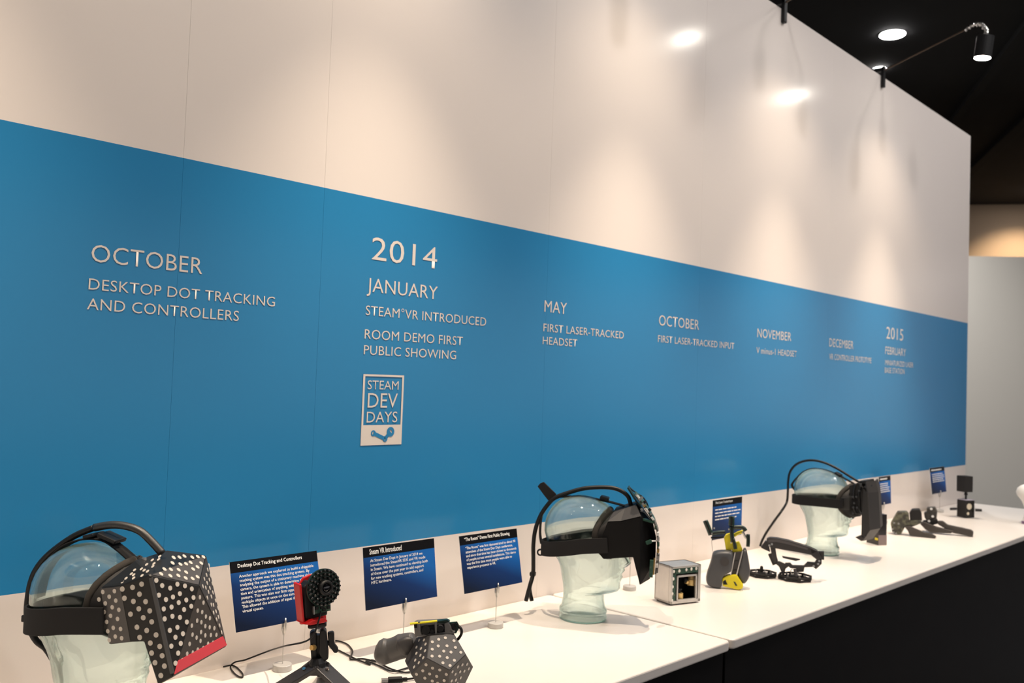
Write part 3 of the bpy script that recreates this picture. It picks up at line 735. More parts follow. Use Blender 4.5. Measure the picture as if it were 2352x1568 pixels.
ledme.polygons.foreach_set('use_smooth', [True] * len(ledme.polygons))
for rr, n in ((.90, 24), (.70, 18), (.52, 12)):
    for k in range(n):
        o = bpy.data.objects.new('light', ledme); COL.objects.link(o); o.parent = wc
        o.location = dpt(R0 * rr, 2 * pi * (k + .5 * (n == 18)) / n, 0); o.rotation_euler = (pi / 2 + radians(-6), 0, 0)
obj('lens_barrel', MB().loft([[dpt(r, 2 * pi * k / 24, d) for k in range(24)] for r, d in ((.0145, 0), (.0145, -.010), (.0125, -.013), (.010, -.013), (.008, -.009))]), BLACK, wc)
obj('lens_glass', MB().loft([[dpt(r, 2 * pi * k / 20, d) for k in range(20)] for r, d in ((.0085, -.010), (.006, -.0118), (.002, -.0124))]), mat('dark_lens', (.004, .004, .006), .05, spec=1.), wc, smooth=True)
obj('circuit_tab', MB().prism([w(470, 545, -.010), w(672, 520, -.010), w(676, 630, -.010), w(475, 672, -.010)], (0, .002, 0)), PCB, wc)
for x0_, y0_ in ((495, 600), (560, 590), (590, 620), (645, 590)):
    obj('chip', MB().box(w(x0_, y0_, -.012), (.006, .003, .005)), BLACK, wc)
obj('connector', MB().prism([w(450, 580, -.012), w(466, 576, -.012), w(470, 680, -.012), w(455, 684, -.012)], (0, .006, 0)), STEEL, wc)
obj('body', MB().prism([w(330, 330), w(400, 250), w(640, 330), w(636, 690), w(440, 745), w(345, 740)], (0, .022, 0)), BLACK, wc, bev=.003)
obj('red_bracket', MB().prism([w(285, 815, .022), w(262, 420, .022), w(275, 280, .022), w(320, 205, .022), w(420, 160, .022), w(540, 190, .022), w(600, 300, .022), w(625, 790, .022), w(600, 800, .022)], (0, .006, 0)), RED, wc, bev=.002)
obj('bracket_side', MB().prism([w(270, 300, -.002), w(300, 285, -.002), w(345, 800, -.002), w(318, 812, -.002)], (0, .026, 0)), RED, wc, bev=.002)
obj('bracket_foot', MB().prism([w(330, 812, -.012), w(400, 785, -.012), w(440, 760, -.012), w(600, 720, -.012), w(640, 770, -.012), w(590, 790, -.012), w(420, 822, -.012)], (0, .036, 0)), RED, wc, bev=.0015)
cab = [w(545, 640, -.013), w(530, 720, -.016), w(500, 820, -.018), w(460, 930, -.02), w(400, 1000, -.016), w(300, 1045, 0), w(100, 1085, .02)]
tb = lambda x, y, z=.0025: CF.loc(onz(*K2(x, y), ZT + z))
wl = lambda x, y, Y: CF.loc(ony(*K2(x, y), Y))
cab += [wl(560, 1225, -.10), wl(400, 1285, -.05), wl(280, 1330, -.03), wl(180, 1352, -.022), tb(132, 1400), tb(160, 1455), tb(215, 1500), tb(255, 1505), tb(255, 1470), tb(200, 1410), tb(150, 1385), tb(110, 1388), tb(60, 1400)]
obj('cable', MB().tube(cab, .0017, 8, sub=6), RUBBER, wc, smooth=True)

# ================================================================== dotted controller
K9 = crop(840, 1400, 9.046)
RD = Matrix(((0.01596889535114865, -0.2375911554517755, 0.9712339765633229), (-0.7399940488217562, 0.6504391443665097, 0.17128259451464367), (-0.6724238262348379, -0.7214425564980027, -0.1654292464582039)))
DCW = Vec((1.2271, -.4220, .9621 + .0004)); DR = .0679
DF = Fr((DCW.x, DCW.y, ZT))
dc = thing('dotted_controller', 'black controller with a white-dotted twelve-sided end and pistol grip', 'controller', DF)
ph = (1 + 5 ** .5) / 2
DV = [Vec((a, b, c)) for a in (-1, 1) for b in (-1, 1) for c in (-1, 1)] + [Vec((0, a / ph, b * ph)) for a in (-1, 1) for b in (-1, 1)] + \
     [Vec((a / ph, b * ph, 0)) for a in (-1, 1) for b in (-1, 1)] + [Vec((a * ph, 0, b / ph)) for a in (-1, 1) for b in (-1, 1)]
DV = [v / sqrt(3) for v in DV]
DL = [DF.loc(DCW + (RD @ v) * DR) for v in DV]
bm = bmesh.new()
for p in DL: bm.verts.new(p)
hull = bmesh.ops.convex_hull(bm, input=bm.verts)
bmesh.ops.dissolve_limit(bm, angle_limit=radians(5), verts=bm.verts, edges=bm.edges)
me = bpy.data.meshes.new('dotted_ball'); bm.to_mesh(me); faces5 = [[v.co.copy() for v in f.verts] for f in bm.faces]; bm.free()
ball = put('dotted_ball', me, DGREY, dc, bev=.0012, seg=1)
cD = DF.loc(DCW)
def face_of(px, py):
    """the ball facet a camera ray meets first"""
    best = None
    for f in faces5:
        c = sum(f, Vec()) / len(f); n = (c - cD).normalized()
        p = DF.pl(px, py, c, n)
        dd = (DF.O + DF.u * p.x + DF.v * p.y + Vec((0, 0, p.z)) - CAM).length
        if all((p - f[i]).dot((f[(i + 1) % len(f)] - f[i]).cross(n)) * ((c - f[i]).dot((f[(i + 1) % len(f)] - f[i]).cross(n))) >= 0 for i in range(len(f))):
            if best is None or dd < best[0]: best = (dd, f)
    return best and best[1]
DD = [(1383,670),(1515,617),(1653,585),(1832,645),(1505,755),(1687,752),(1862,785),(1380,822),(1620,862),(1770,882),(1975,887),(1377,965),(1535,968),(1692,997),(1840,1052),(1603,1105),(1750,1160),
 (1113,635),(1213,628),(1247,715),(1060,778),(1153,807),(1237,853),(1057,905),(1140,947),(1200,998),(1033,1048),(1107,1100),(1010,1190),
 (1255,1138),(1390,1207),(1540,1245),(1187,1262),(1330,1328),(1677,1337),(1057,1335),(1477,1378),(1232,1415),(1632,1465),(1385,1475),(1500,1520),(1650,1590),(1300,1560),
 (1912,1182),(2003,1140),(2103,1128),(1798,1283),(1860,1335),(1957,1285),(2045,1272),(2137,1222),(1968,1410),(1868,1455),(1780,1475),(1900,1530)]
for x, y in DD:
    f = face_of(*K9(x, y))
    if f: dots([(x, y)], f[0], f[1], f[2], .0003, ball, DF, K9, cD, .78)
k9 = lambda x, y, lat=0.: DF(*K9(x, y), lat)
obj('grip', MB().tube([k9(1010, 640, .03), k9(900, 680, .035), k9(780, 745, .04), k9(640, 800, .045), k9(500, 845, .05), k9(370, 865, .05), k9(250, 860, .05), k9(185, 850, .05)],
    [.0165, .0205, .0255, .0235, .0240, .0265, .021, .008], 22, sub=4, flat=.8, upv=(0, 1, 0)), GREY, dc, smooth=True)
obj('trigger', MB().tube([k9(990, 690, .012), k9(880, 720, .012), k9(770, 790, .014), k9(690, 830, .018)], [.010, .0165, .0190, .009], 16, sub=4, flat=.55, upv=(0, 1, 0)), DGREY, dc, smooth=True)
obj('housing', MB().prism([k9(1000, 300, -.01), k9(1075, 265, -.01), k9(1700, 235, -.01), k9(1745, 300, -.01), k9(1850, 500, -.01), k9(1315, 548, -.01), k9(1020, 572, -.01)], (0, .022, 0)), HGREY, dc, bev=.0015)
for a in ([(1145, 345), (1430, 305), (1435, 490), (1160, 515)], [(1470, 312), (1635, 292), (1645, 462), (1478, 478)], [(1000, 300), (1062, 290), (1065, 375), (1008, 385)]):
    obj('window', MB().prism([k9(x, y, -.0108) for x, y in a], (0, .002, 0)), mat('dark_opening', (.004, .004, .005), .25), dc)
for cx, cy, rr in ((1250, 420, .0095), (1550, 385, .0075), (1380, 450, .005)):
    c0 = k9(cx, cy, -.0112); obj('sensor', MB().cyl(c0, c0 + Vec((0, -.003, 0)), rr, rr * .8, 16), BLACK, dc)
obj('yellow_edge', MB().prism([k9(915, 290, -.014), k9(1480, 232, -.014), k9(1484, 252, -.014), k9(925, 312, -.014)], (0, .008, 0)), YELLOW, dc)
for x in (1085, 1432): obj('rib', MB().prism([k9(x, 250, -.0135), k9(x + 45, 245, -.0135), k9(x + 50, 500, -.0135), k9(x + 12, 510, -.0135)], (0, .003, 0)), HGREY, dc)
obj('circuit_board', MB().prism([k9(1735, 265, -.006), k9(1900, 250, -.006), k9(1955, 350, -.006), k9(1880, 490, -.006), k9(1765, 490, -.006)], (0, .004, 0)), PCB, dc)
for x, y, sx, sz in ((1815, 330, .006, .010), (1800, 440, .010, .004), (1890, 300, .004, .004), (1870, 390, .003, .006)):
    obj('chip', MB().box(k9(x, y, -.008), (sx, .004, sz)), STEEL if y > 400 else BLACK, dc)
obj('top_board', MB().prism([k9(1490, 235, -.01), k9(1690, 212, -.01), k9(1750, 240, -.01), k9(1640, 285, -.01), k9(1480, 300, -.01)], (0, .012, 0)), PCBD, dc)
tb9 = lambda x, y, z=.003: DF.loc(onz(*K9(x, y), ZT + z))
obj('cable_loop', MB().tube([k9(1925, 335, -.004), k9(1985, 400, -.008), k9(1990, 490, -.008), k9(1950, 570, -.004), k9(1905, 620, .004)], .0028, 10, sub=5), RUBBER, dc, smooth=True)
cr = [tb9(940, 1290), tb9(800, 1300), tb9(640, 1265), tb9(450, 1195), tb9(280, 1090), tb9(120, 1040)] + [DF.loc(onz(*K2(x, y), ZT + .003)) for x, y in ((1640, 1345), (1500, 1318), (1400, 1325), (1370, 1310), (1395, 1240), (1350, 1175), (1290, 1145), (1215, 1130), (1120, 1140))]
obj('cable', MB().tube(cr, .0019, 8, sub=5), RUBBER, dc, smooth=True)
cr = [tb9(935, 1190), tb9(800, 1225), tb9(640, 1270, .006), tb9(480, 1260), tb9(250, 1150), tb9(0, 1060)] + [DF.loc(onz(*K2(x, y), ZT + .003)) for x, y in ((1580, 1375), (1440, 1325), (1360, 1285), (1240, 1225), (1160, 1190))]
obj('cable', MB().tube(cr, .0019, 8, sub=5), RUBBER, dc, smooth=True)
US = Fr(onz(*K9(600, 1480)))
us = thing('usb_plug', 'black USB plug with a silver tip lying before the dotted controller', 'plug', US)
uq = lambda x, y, z=.0045: US.loc(onz(*K9(x, y + 22), ZT + z))
a, b = uq(325, 1440), uq(465, 1435); obj('metal_tip', MB().bar(a, b, .0052, .012, upv=(0, 1, 0)), STEEL, us, bev=.0006)
a, b = uq(462, 1435), uq(770, 1420); obj('plug_body', MB().bar(a, b, .0088, .0165, upv=(0, 1, 0)), RUBBER, us, bev=.0025)
a, b = uq(765, 1420), uq(870, 1415); obj('strain_relief', MB().bar(a, b, .0062, .0085, upv=(0, 1, 0)), RUBBER, us, bev=.002)
obj('cable', MB().tube([uq(865, 1415), uq(950, 1405), uq(1060, 1395), uq(1200, 1420, .003)], .0022, 8, sub=4), RUBBER, us, smooth=True)

# ================================================================== headset with the bare circuit boards
K4 = crop(1180, 1080, 4.126)
hs2 = thing('circuit_board_headset', 'matte black headset with bare green circuit boards across its front', 'headset', H2)
h4 = lambda x, y, lat=0.: H2(*K4(x, y), lat)
hh = .080
side = [h4(x, y, -hh) for x, y in ((890, 487), (1015, 482), (1205, 437), (1195, 1088), (1130, 822), (850, 840), (775, 752), (850, 592))]
topz = [h4(945, 398, -.055), h4(1055, 362, -.052), h4(1160, 330, -.05)]
frontN = side[2]; botN = side[3]
front = [h4(1318, 478, 0), h4(1352, 640, 0), h4(1345, 850, 0), h4(1290, 1030, 0)]
mirror = lambda p: Vec((p.x, -p.y, p.z))
vn = side + topz; nv_ = len(vn); vf = [mirror(p) for p in vn]
m = MB(); V_ = vn + vf + front
i = lambda k: k; j = lambda k: k + nv_
F_ = [(0, 1, 2, 3, 4, 5, 6, 7), tuple(j(k) for k in (7, 6, 5, 4, 3, 2, 1, 0)), (0, 8, 9, 1), (1, 9, 10, 2), (j(1), j(9), j(8), j(0)), (j(2), j(10), j(9), j(1)),
      (8, j(8), j(9), 9), (9, j(9), j(10), 10), (10, 2 * nv_, 2), (10, j(10), 2 * nv_), (j(10), j(2), 2 * nv_), (2, 2 * nv_, 2 * nv_ + 1), (2, 2 * nv_ + 1, 2 * nv_ + 2, 3), (3, 2 * nv_ + 2, 2 * nv_ + 3), (j(2), 2 * nv_ + 1, 2 * nv_), (j(3), 2 * nv_ + 2, 2 * nv_ + 1, j(2)), (j(3), 2 * nv_ + 3, 2 * nv_ + 2), (3, 2 * nv_ + 3, j(3)),
      (3, j(3), j(4), 4), (4, j(4), j(5), 5), (5, j(5), j(6), 6), (6, j(6), j(7), 7), (7, j(7), j(0), 0), (0, j(0), j(8), 8)]
m.add(V_, F_)
obj('shell', m, mat('matte_black_shell', (.007, .0065, .0065), .6, spec=.15), hs2, bev=.0015, seg=1)
tp = [side[0], side[1], side[2], topz[2], topz[1], topz[0]]
lift = Vec((0, -.0008, .0012))
obj('top_panel', MB().face([p + lift for p in (side[0], side[1], topz[1], topz[0])]).face([p + lift for p in (side[1], side[2], topz[2], topz[1])]), mat('grey_top_panel', (.030, .029, .031), .55, spec=.3), hs2)
gasket(H2, hs2, side[7].x + .012, (side[0].z + side[5].z) / 2 + .008, .062, .072, .0085)
def cup(fr, parent, x, zc, hz, hy, depth):
    r0 = [Vec((x - .035 * abs(cos(t)) ** 2, hy * cos(t), zc + hz * sin(t))) for t in (2 * pi * k / 32 for k in range(32))]
    r1 = [Vec((x + depth, hy * .94 * cos(t), zc + hz * .9 * sin(t))) for t in (2 * pi * k / 32 for k in range(32))]
    obj('face_cup', MB().loft([r0, r1], cap0=False, cap1=True), MBLACK, parent, smooth=True)
cup(H2, hs2, side[7].x + .014, (side[0].z + side[5].z) / 2 + .006, .060, .074, .025)
rear_strap(H2, hs2, (h4(850, 665, -.08).z, h4(300, 725, 0).z), None, .039, x0=side[7].x + .012)
# bare boards standing off the front
def board(pts, lat, t, wd, m, name='circuit_board', parent=hs2):
    pp = [h4(x, y, lat) for x, y in pts]
    mb = MB()
    for a, b in zip(pp[:-1], pp[1:]): mb.bar(a, b, t, wd, upv=(0, 1, 0))
    return obj(name, mb, m, parent)
bd = board([(1085, 155), (1150, 260), (1215, 345)], -.01, .004, .05, PCBD)
bd = board([(1150, 215), (1215, 290), (1290, 400), (1330, 470)], -.035, .005, .055, PCB)
for x, y in ((1165, 235), (1195, 275), (1225, 320), (1250, 350), (1275, 390), (1300, 430), (1240, 300), (1215, 370)):
    obj('chip', MB().box(h4(x, y, -.062), (.007, .004, .006), Matrix.Rotation(radians(50), 3, 'Y')), STEEL if (x // 5) % 2 else BLACK, bd)
for x, y, lt, sx, sz, mm in ((1180, 250, -.064, .010, .004, WHITE), (1210, 262, -.064, .006, .008, STEEL), (1262, 372, -.064, .012, .004, WHITE), (1288, 372, -.064, .007, .007, BLACK), (1315, 455, -.064, .010, .005, WHITE), (1240, 335, -.065, .005, .009, BRASS), (1200, 315, -.064, .008, .004, PCB), (1302, 412, -.065, .005, .006, STEEL)):
    obj('chip', MB().box(h4(x, y, lt), (sx, .005, sz), Matrix.Rotation(radians(50), 3, 'Y')), mm, bd)
for x, y, mm in ((1366, 600, WHITE), (1370, 650, STEEL), (1370, 700, PCB), (1369, 760, BRASS), (1362, 830, STEEL), (1356, 900, WHITE), (1345, 540, PCB)):
    obj('front_component', MB().box(h4(x, y, -.044), (.006, .010, .010)), mm, hs2, bev=.001)
board([(1330, 470), (1362, 560), (1368, 700), (1358, 860), (1345, 965)], -.02, .0045, .05, mat('aged_board', (.10, .10, .085), .45, noise=(90, (.28, .26, .22), .45, .7)))
board([(1205, 455), (1260, 470), (1330, 490)], -.06, .005, .02, PCB)
board([(1308, 850), (1300, 1010)], -.065, .009, .012, PCB); board([(1335, 830), (1325, 985)], -.06, .004, .010, BRASS, 'gold_contacts')
board([(1372, 790), (1356, 965)], -.03, .006, .02, mat('grey_connector', (.16, .15, .14), .4), 'connector')
obj('sensor_tab', MB().bar(h4(1252, 690, -.07), h4(1308, 668, -.066), .010, .006), PCB, hs2, bev=.002)
obj('sensor_wire', MB().tube([h4(1305, 670, -.066), h4(1340, 668, -.05), h4(1365, 665, -.03)], .0018, 8, sub=3), WHITE, hs2)
obj('ribbon_wire', MB().tube([h4(1085, 150, 0), h4(1150, 205, .0), h4(1220, 250, .0), h4(1262, 310, .0), h4(1275, 350, 0)], .0018, 8, sub=4), RUBBER, hs2, smooth=True)
obj('wire', MB().tube([h4(1160, 335, -.04), h4(1185, 380, -.05), h4(1240, 400, -.05), h4(1300, 470, -.05)], .0016, 8, sub=4), STEEL, hs2, smooth=True)
# straps and cables over the skull
band([h4(440, 250), h4(560, 246), h4(700, 255), h4(800, 275), h4(900, 295), h4(1050, 335)], .024, .0035, 'top_strap', hs2, n=(0, 1, 0))
band([h4(440, 250), h4(380, 275), h4(300, 345), h4(262, 450), h4(250, 590), h4(262, 690)], .024, .0035, 'top_strap', hs2, n=(0, 1, 0))
obj('buckle', MB().box(h4(862, 262), (.024, .032, .010), Matrix.Rotation(radians(12), 3, 'Y')), BLACK, hs2, bev=.003)
for dl in (-.008, .004):
    obj('cable', MB().tube([h4(1110, 330, dl), h4(1085, 250, dl), h4(1020, 195, dl), h4(930, 165, dl), h4(800, 160, dl), h4(660, 172, dl), h4(520, 210, dl), h4(400, 255, dl), h4(330, 315, dl), h4(255, 425, dl), h4(205, 560, dl), h4(186, 700, dl), h4(186, 850, dl), h4(182, 985, dl), h4(150, 1110 + dl * 900, dl * 3), h4(115 if dl < 0 else 172, 1235, dl * 3)], .0056, 10, sub=5), RUBBER, hs2, smooth=True)
obj('cable_tie', MB().box(h4(181, 980), (.016, .018, .011)), BLACK, hs2, bev=.003)
obj('strap_loop', MB().prism([h4(x, y, -.006) for x, y in ((225, 152), (250, 122), (282, 110), (345, 170), (402, 222), (395, 262), (340, 302), (290, 240))], (0, .004, 0)), FABRIC, hs2, bev=.0012)
obj('strap_loop', MB().prism([h4(x, y, .010) for x, y in ((235, 140), (285, 108), (402, 222), (345, 300))], (0, .003, 0)), FABRIC, hs2, bev=.001)
rg = h4(252, 776, 0); obj('strap_ring', MB().tube([rg + Vec((.0075 * cos(t), 0, .0075 * sin(t))) for t in (2 * pi * k / 16 for k in range(17))], .0024, 8), BLACK, hs2, smooth=True)

# ================================================================== silver cube with the two motors
CB = Fr((2.2125, -.3078, ZT), -.3035)
cu = thing('sensor_cube', 'silver metal cube with a green light strip and brass motors inside its window', 'base station', CB)
cw, cd, ch = .109, .074, .110
fl = .004
obj('casing', MB().box((cw / 2, .005, fl + .0045), (cw, .01, .009)).box((cw / 2, .005, ch - .003), (cw, .01, .006)).box((.003, .005, ch / 2 + fl / 2), (.006, .01, ch - fl))
    .box((cw - .005, .005, ch / 2 + fl / 2), (.01, .01, ch - fl)), ALU, cu, bev=.001)
obj('body', MB().box((.0025, cd / 2 + .005, (ch + fl) / 2), (.005, cd - .01, ch - fl)).box((cw - .0025, cd / 2 + .005, (ch + fl) / 2), (.005, cd - .01, ch - fl))
    .box((cw / 2, cd / 2 + .005, ch - .0025), (cw, cd - .01, .005)).box((cw / 2, cd / 2 + .005, fl + .0025), (cw, cd - .01, .005)).box((cw / 2, cd - .0025, (ch + fl) / 2), (cw, .005, ch - fl)), ALU, cu)
obj('foot_plate', MB().box((cw / 2, cd / 2 + .004, fl / 2), (cw * .86, cd * .84, fl)), RUBBER, cu)
c8 = crop(1490, 1270, 11.2); k8 = lambda x, y, lat=0.: CB(*c8(x, y), lat)
z0, z1, x0_, x1_ = .0105, .0835, .0205, .0945
obj('light_strip', MB().box((cw / 2 - .002, .0035, (z1 + ch) / 2 - .001), (cw - .016, .003, ch - z1 - .010)).box((.0125, .0035, (ch + .012) / 2 - .004), (.0125, .003, ch - .024)), PCB, cu)
obj('window_frame', MB().box((x0_ + .0025, .002, (z0 + z1) / 2), (.005, .006, z1 - z0)).box((x1_ - .0025, .002, (z0 + z1) / 2), (.005, .006, z1 - z0)).box(((x0_ + x1_) / 2, .002, z1 - .0025), (x1_ - x0_, .006, .005)).box(((x0_ + x1_) / 2, .002, z0 + .0025), (x1_ - x0_, .006, .005)), ALU, cu, bev=.0006)
ledm = MB().loft([[Vec((r * cos(2 * pi * k / 12), r * sin(2 * pi * k / 12), z)) for k in range(12)] for r, z in ((.0030, 0), (.0030, .0012), (.0018, .0026), (.0004, .003))]).mesh('light'); ledm.materials.append(mat('frosted_light', (.75, .72, .66), .3))
for x, y in ((645, 470), (785, 455), (965, 425), (1095, 405), (1220, 392), (630, 660), (612, 865), (603, 1040), (597, 1222)):
    o = bpy.data.objects.new('light', ledm); COL.objects.link(o); o.parent = cu; o.location = k8(x, y, .002); o.rotation_euler = (pi / 2, 0, 0); o.scale = (1.25, 1.55, 1)
obj('inner_lining', MB().box((cw / 2, cd - .008, ch / 2), (cw - .012, .004, ch - .02)).box((cw / 2, cd / 2, .0095), (cw - .012, cd - .02, .003)).box((cw - .0075, cd / 2, ch / 2), (.003, cd - .02, ch - .02)).box((.0075, cd / 2, ch / 2), (.003, cd - .02, ch - .02)).box((cw / 2, cd / 2, ch - .0075), (cw - .012, cd - .02, .003)), mat('black_lining', (.006, .006, .006), .5), cu)
MOTOR = mat('honey_brass', (.78, .55, .22), .35, .35)
a = k8(815, 1180, .012); obj('motor', MB().cyl((a.x, .0165, .0112), (a.x, .0165, .030), .0105, n=20), MOTOR, cu)
obj('motor_shaft', MB().cyl((a.x, .0165, .030), (a.x, .0165, .038), .003, n=10).cyl((a.x, .0165, .038), (a.x, .0165, .042), .007, n=14), BLACK, cu)
a = k8(1125, 790, .010); obj('motor', MB().cyl((a.x - .002, .016, a.z - .006), (a.x + .0005, .018, a.z + .010), .0095, n=20), MOTOR, cu)
obj('motor_cap', MB().cyl((a.x + .0005, .018, a.z + .0105), (a.x + .003, .020, a.z + .021), .0098, .0085, 20), mat('dark_brass', (.42, .30, .14), .4, .3), cu)
obj('rotor', MB().cyl((a.x - .024, .022, a.z + .010), (a.x - .013, .022, a.z + .009), .007, .0085, 16), BLACK, cu)
obj('copper_coil', MB().cyl((a.x - .019, .017, a.z + .006), (a.x - .013, .017, a.z + .004), .0055, n=12), MOTOR, cu)

# ================================================================== yellow and black controller
Ky = crop(1600, 1130, 6.53)
YF = Fr(onz(1655, 1349))
yc = thing('yellow_controller', 'charcoal two-lobed controller with a yellow frame and dark green sensor arms', 'controller', YF)
def y_(x, y, lat=0.):
    p = YF(*Ky(x, y), lat); p.z = max(p.z, .001); return p
PCBG = mat('bottle_green_board', (.010, .034, .026), .3, noise=(140, (.05, .09, .07), .52, .72))
LOBE = mat('slate_plastic', (.062, .063, .068), .4)
def puff(pts, lat, depth, name, m, parent, pkg, r=.010):
    """a rounded pad: outline traced once, swelling towards its middle"""
    P = [pkg(x, y, lat) for x, y in pts]; c = sum(P, Vec()) / len(P)
    rings = []
    for s, d in ((.86, -.5), (.98, -.42), (1.06, -.22), (1.06, .22), (.98, .42), (.86, .5)):
        rings.append([Vec((c.x + (p.x - c.x) * s, lat + depth * d, max(c.z + (p.z - c.z) * s, .0012))) for p in P])
    return obj(name, MB().loft(rings), m, parent, smooth=True, sub=1)
puff([(245, 893), (238, 950), (215, 1050), (180, 1140), (155, 1220), (145, 1300), (165, 1370), (230, 1425), (315, 1448), (370, 1432), (385, 1360), (380, 1290), (410, 1230), (470, 1200), (525, 1185), (535, 1050), (545, 920), (525, 882), (380, 876)], 0., .050, 'left_lobe', LOBE, yc, y_)
puff([(700, 845), (745, 842), (765, 950), (790, 1080), (800, 1180), (785, 1280), (715, 1370), (670, 1330), (615, 1260), (620, 1150), (650, 1050), (680, 930)], .012, .045, 'right_lobe', LOBE, yc, y_)
a = y_(420, 1040, -.026); obj('thumb_pad', MB().tube([a + Vec((0, .002, 0)), a + Vec((0, -.0012, 0)), a + Vec((0, -.0008, 0))], [.0135, .0135, .0115], 24), mat('dark_pad', (.04, .036, .036), .5), yc)
obj('spine', MB().prism([y_(545, 905, -.008), y_(690, 890, -.008), y_(615, 1260, -.008), y_(515, 1245, -.008)], (0, .03, 0)), mat('dark_pad', (0, 0, 0)), yc)
for (p, q_) in (((578, 905), (510, 1240)), ((690, 880), (600, 1235))): obj('rail', MB().bar(y_(*p, -.0125), y_(*q_, -.0125), .0032, .006), STEEL, yc)
for yy in (1030, 1165): obj('groove', MB().bar(y_(548, yy + 5, -.0085), y_(620, yy - 10, -.0085), .0014, .002), BLACK, yc)
obj('yellow_foot', MB().prism([y_(385, 1295, -.02), y_(460, 1250, -.02), y_(600, 1240, -.02), y_(702, 1400, -.02), y_(690, 1448, -.02), y_(630, 1468, -.02), y_(560, 1452, -.02), y_(388, 1410, -.02)], (0, .03, 0)), YELLOW, yc, bev=.003)
obj('foot_slot', MB().prism([y_(552, 1340, -.0205), y_(580, 1345, -.0205), y_(612, 1400, -.0205), y_(585, 1405, -.0205)], (0, .002, 0)), PCBD, yc)
obj('foot_gap', MB().prism([y_(395, 1340, -.0205), y_(430, 1310, -.0205), y_(465, 1385, -.0205), y_(400, 1385, -.0205)], (0, .002, 0)), BLACK, yc)
obj('yellow_column', MB().prism([y_(410, 690, .0), y_(440, 640, .0), y_(500, 620, .0), y_(520, 770, .0), y_(640, 745, .0), y_(690, 865, .0), y_(680, 900, .0), y_(545, 915, .0), y_(530, 870, .0), y_(440, 866, .0)], (0, .02, 0)), YELLOW, yc, bev=.002)
obj('yellow_arch', MB().tube([y_(560, 650, .004), y_(630, 610, .004), y_(700, 590, .004)], .0052, 8, sub=3), YELLOW, yc, smooth=True)
for pts, r in (([(130, 425), (170, 520), (215, 640)], .0075), ([(225, 625), (330, 605), (430, 600)], .0058), ([(525, 360), (525, 430), (520, 500)], .0085), ([(520, 500), (530, 640), (545, 750)], .0058), ([(545, 700), (570, 780), (582, 850)], .0052),
               ([(545, 530), (630, 525), (700, 535), (735, 580)], .0060), ([(772, 630), (775, 720), (770, 815)], .0052)):
    arm_ = obj('sensor_arm', MB().tube([y_(x, y, -.006) for x, y in pts], r * 1.12, 10, sub=3, flat=.7, upv=(0, 1, 0)), PCBG, yc, smooth=True)
    obj('sensor_window', MB().tube([y_(x, y, -.006 - r * .72) for x, y in pts], r * .38, 8, sub=3, flat=.5, upv=(0, 1, 0)), BLACK, arm_, smooth=True)
obj('under_rail', MB().bar(y_(215, 680, -.004), y_(400, 672, -.004), .0045, .008), BLACK, yc)
for x, y in ((265, 540), (485, 555), (228, 620), (515, 755)): obj('solder_pad', MB().box(y_(x, y, -.010), (.004, .003, .005)), STEEL, yc, bev=.001)
obj('pale_strut', MB().tube([y_(690, 590, -.002), y_(715, 640, -.002), y_(745, 690, -.002)], .004, 8, sub=3), STEEL, yc, smooth=True)
obj('wire', MB().tube([y_(225, 690, 0), y_(230, 790, 0), y_(240, 890, 0)], .0008, 6), STEEL, yc)

# ================================================================== ring controller and its loose disc
Kr = crop(1710, 1220, 11.76)
def disc_frame(parent, fr, r, sq, name):
    """flat skeleton disc lying on the counter"""
    n = 8; pts = [Vec((r * cos(2 * pi * k / n + .3), r * sq * sin(2 * pi * k / n + .3), .006)) for k in range(n)]
    for zz in (.0035, .0125):
        mb = MB()
        for k in range(n): mb.bar(pts[k] + Vec((0, 0, zz - .006)), pts[(k + 1) % n] + Vec((0, 0, zz - .006)), .005, .006, upv=(0, 0, 1))
        obj('rim', mb, MBLACK, parent, bev=.001)
    for k in range(n): obj('rim_post', MB().box(pts[k] + Vec((0, 0, .002)), (.007, .007, .014)), MBLACK, parent)
    for k in range(4): obj('spoke', MB().bar(pts[k] * .98, pts[k + 4] * .98, .004, .006, upv=(0, 0, 1)), MBLACK, parent)
    obj('hub', MB().cyl((0, 0, .001), (0, 0, .014), r * .36, r * .30, 14), MBLACK, parent, bev=.001)
    for k in range(5): obj('stud', MB().cyl((r * .6 * cos(k * 1.3), r * .6 * sq * sin(k * 1.3), .012), (r * .6 * cos(k * 1.3), r * .6 * sq * sin(k * 1.3), .0165), .0032, n=8), STEEL, parent)
D1 = Fr(onz(*Kr(490, 1210)))
d1 = thing('sensor_disc', 'loose black skeleton disc lying right of the yellow controller', 'controller part', D1)
disc_frame(d1, D1, .043, 1.0, 'rim'); obj('knob', MB().tube([(-.004, 0, .013), (-.004, 0, .026), (-.004, 0, .032), (-.004, 0, .034)], [.005, .0052, .0045, .002], 10), MBLACK, d1)
RF = Fr(onz(*Kr(1360, 1300)))
rc = thing('ring_controller', 'black angular ring-shaped controller standing on a skeleton disc foot', 'controller', RF)
disc_frame(rc, RF, .052, 1.0, 'rim')
r_ = lambda x, y, lat=0.: RF(*Kr(x, y), lat)
RB = mat('black_printed_plastic', (.020, .018, .019), .45)
def slabp(pts, lat, d, name, bev=.0015, m=None): return obj(name, MB().prism([r_(x, y, lat) for x, y in pts], (0, d, 0)), m or RB, rc, bev=bev)
slabp([(590, 205), (680, 168), (880, 182), (1200, 250), (1740, 420), (1960, 520), (1960, 560), (1800, 640), (1400, 560), (840, 465), (690, 440), (640, 350)], -.012, .026, 'top_bar', .003)
slabp([(640, 230), (900, 215), (1200, 285), (1720, 450), (1700, 500), (1180, 350), (860, 285), (650, 300)], -.0125, .002, 'bar_ridge', .0005, mat('grey_ridge', (.06, .055, .058), .4))
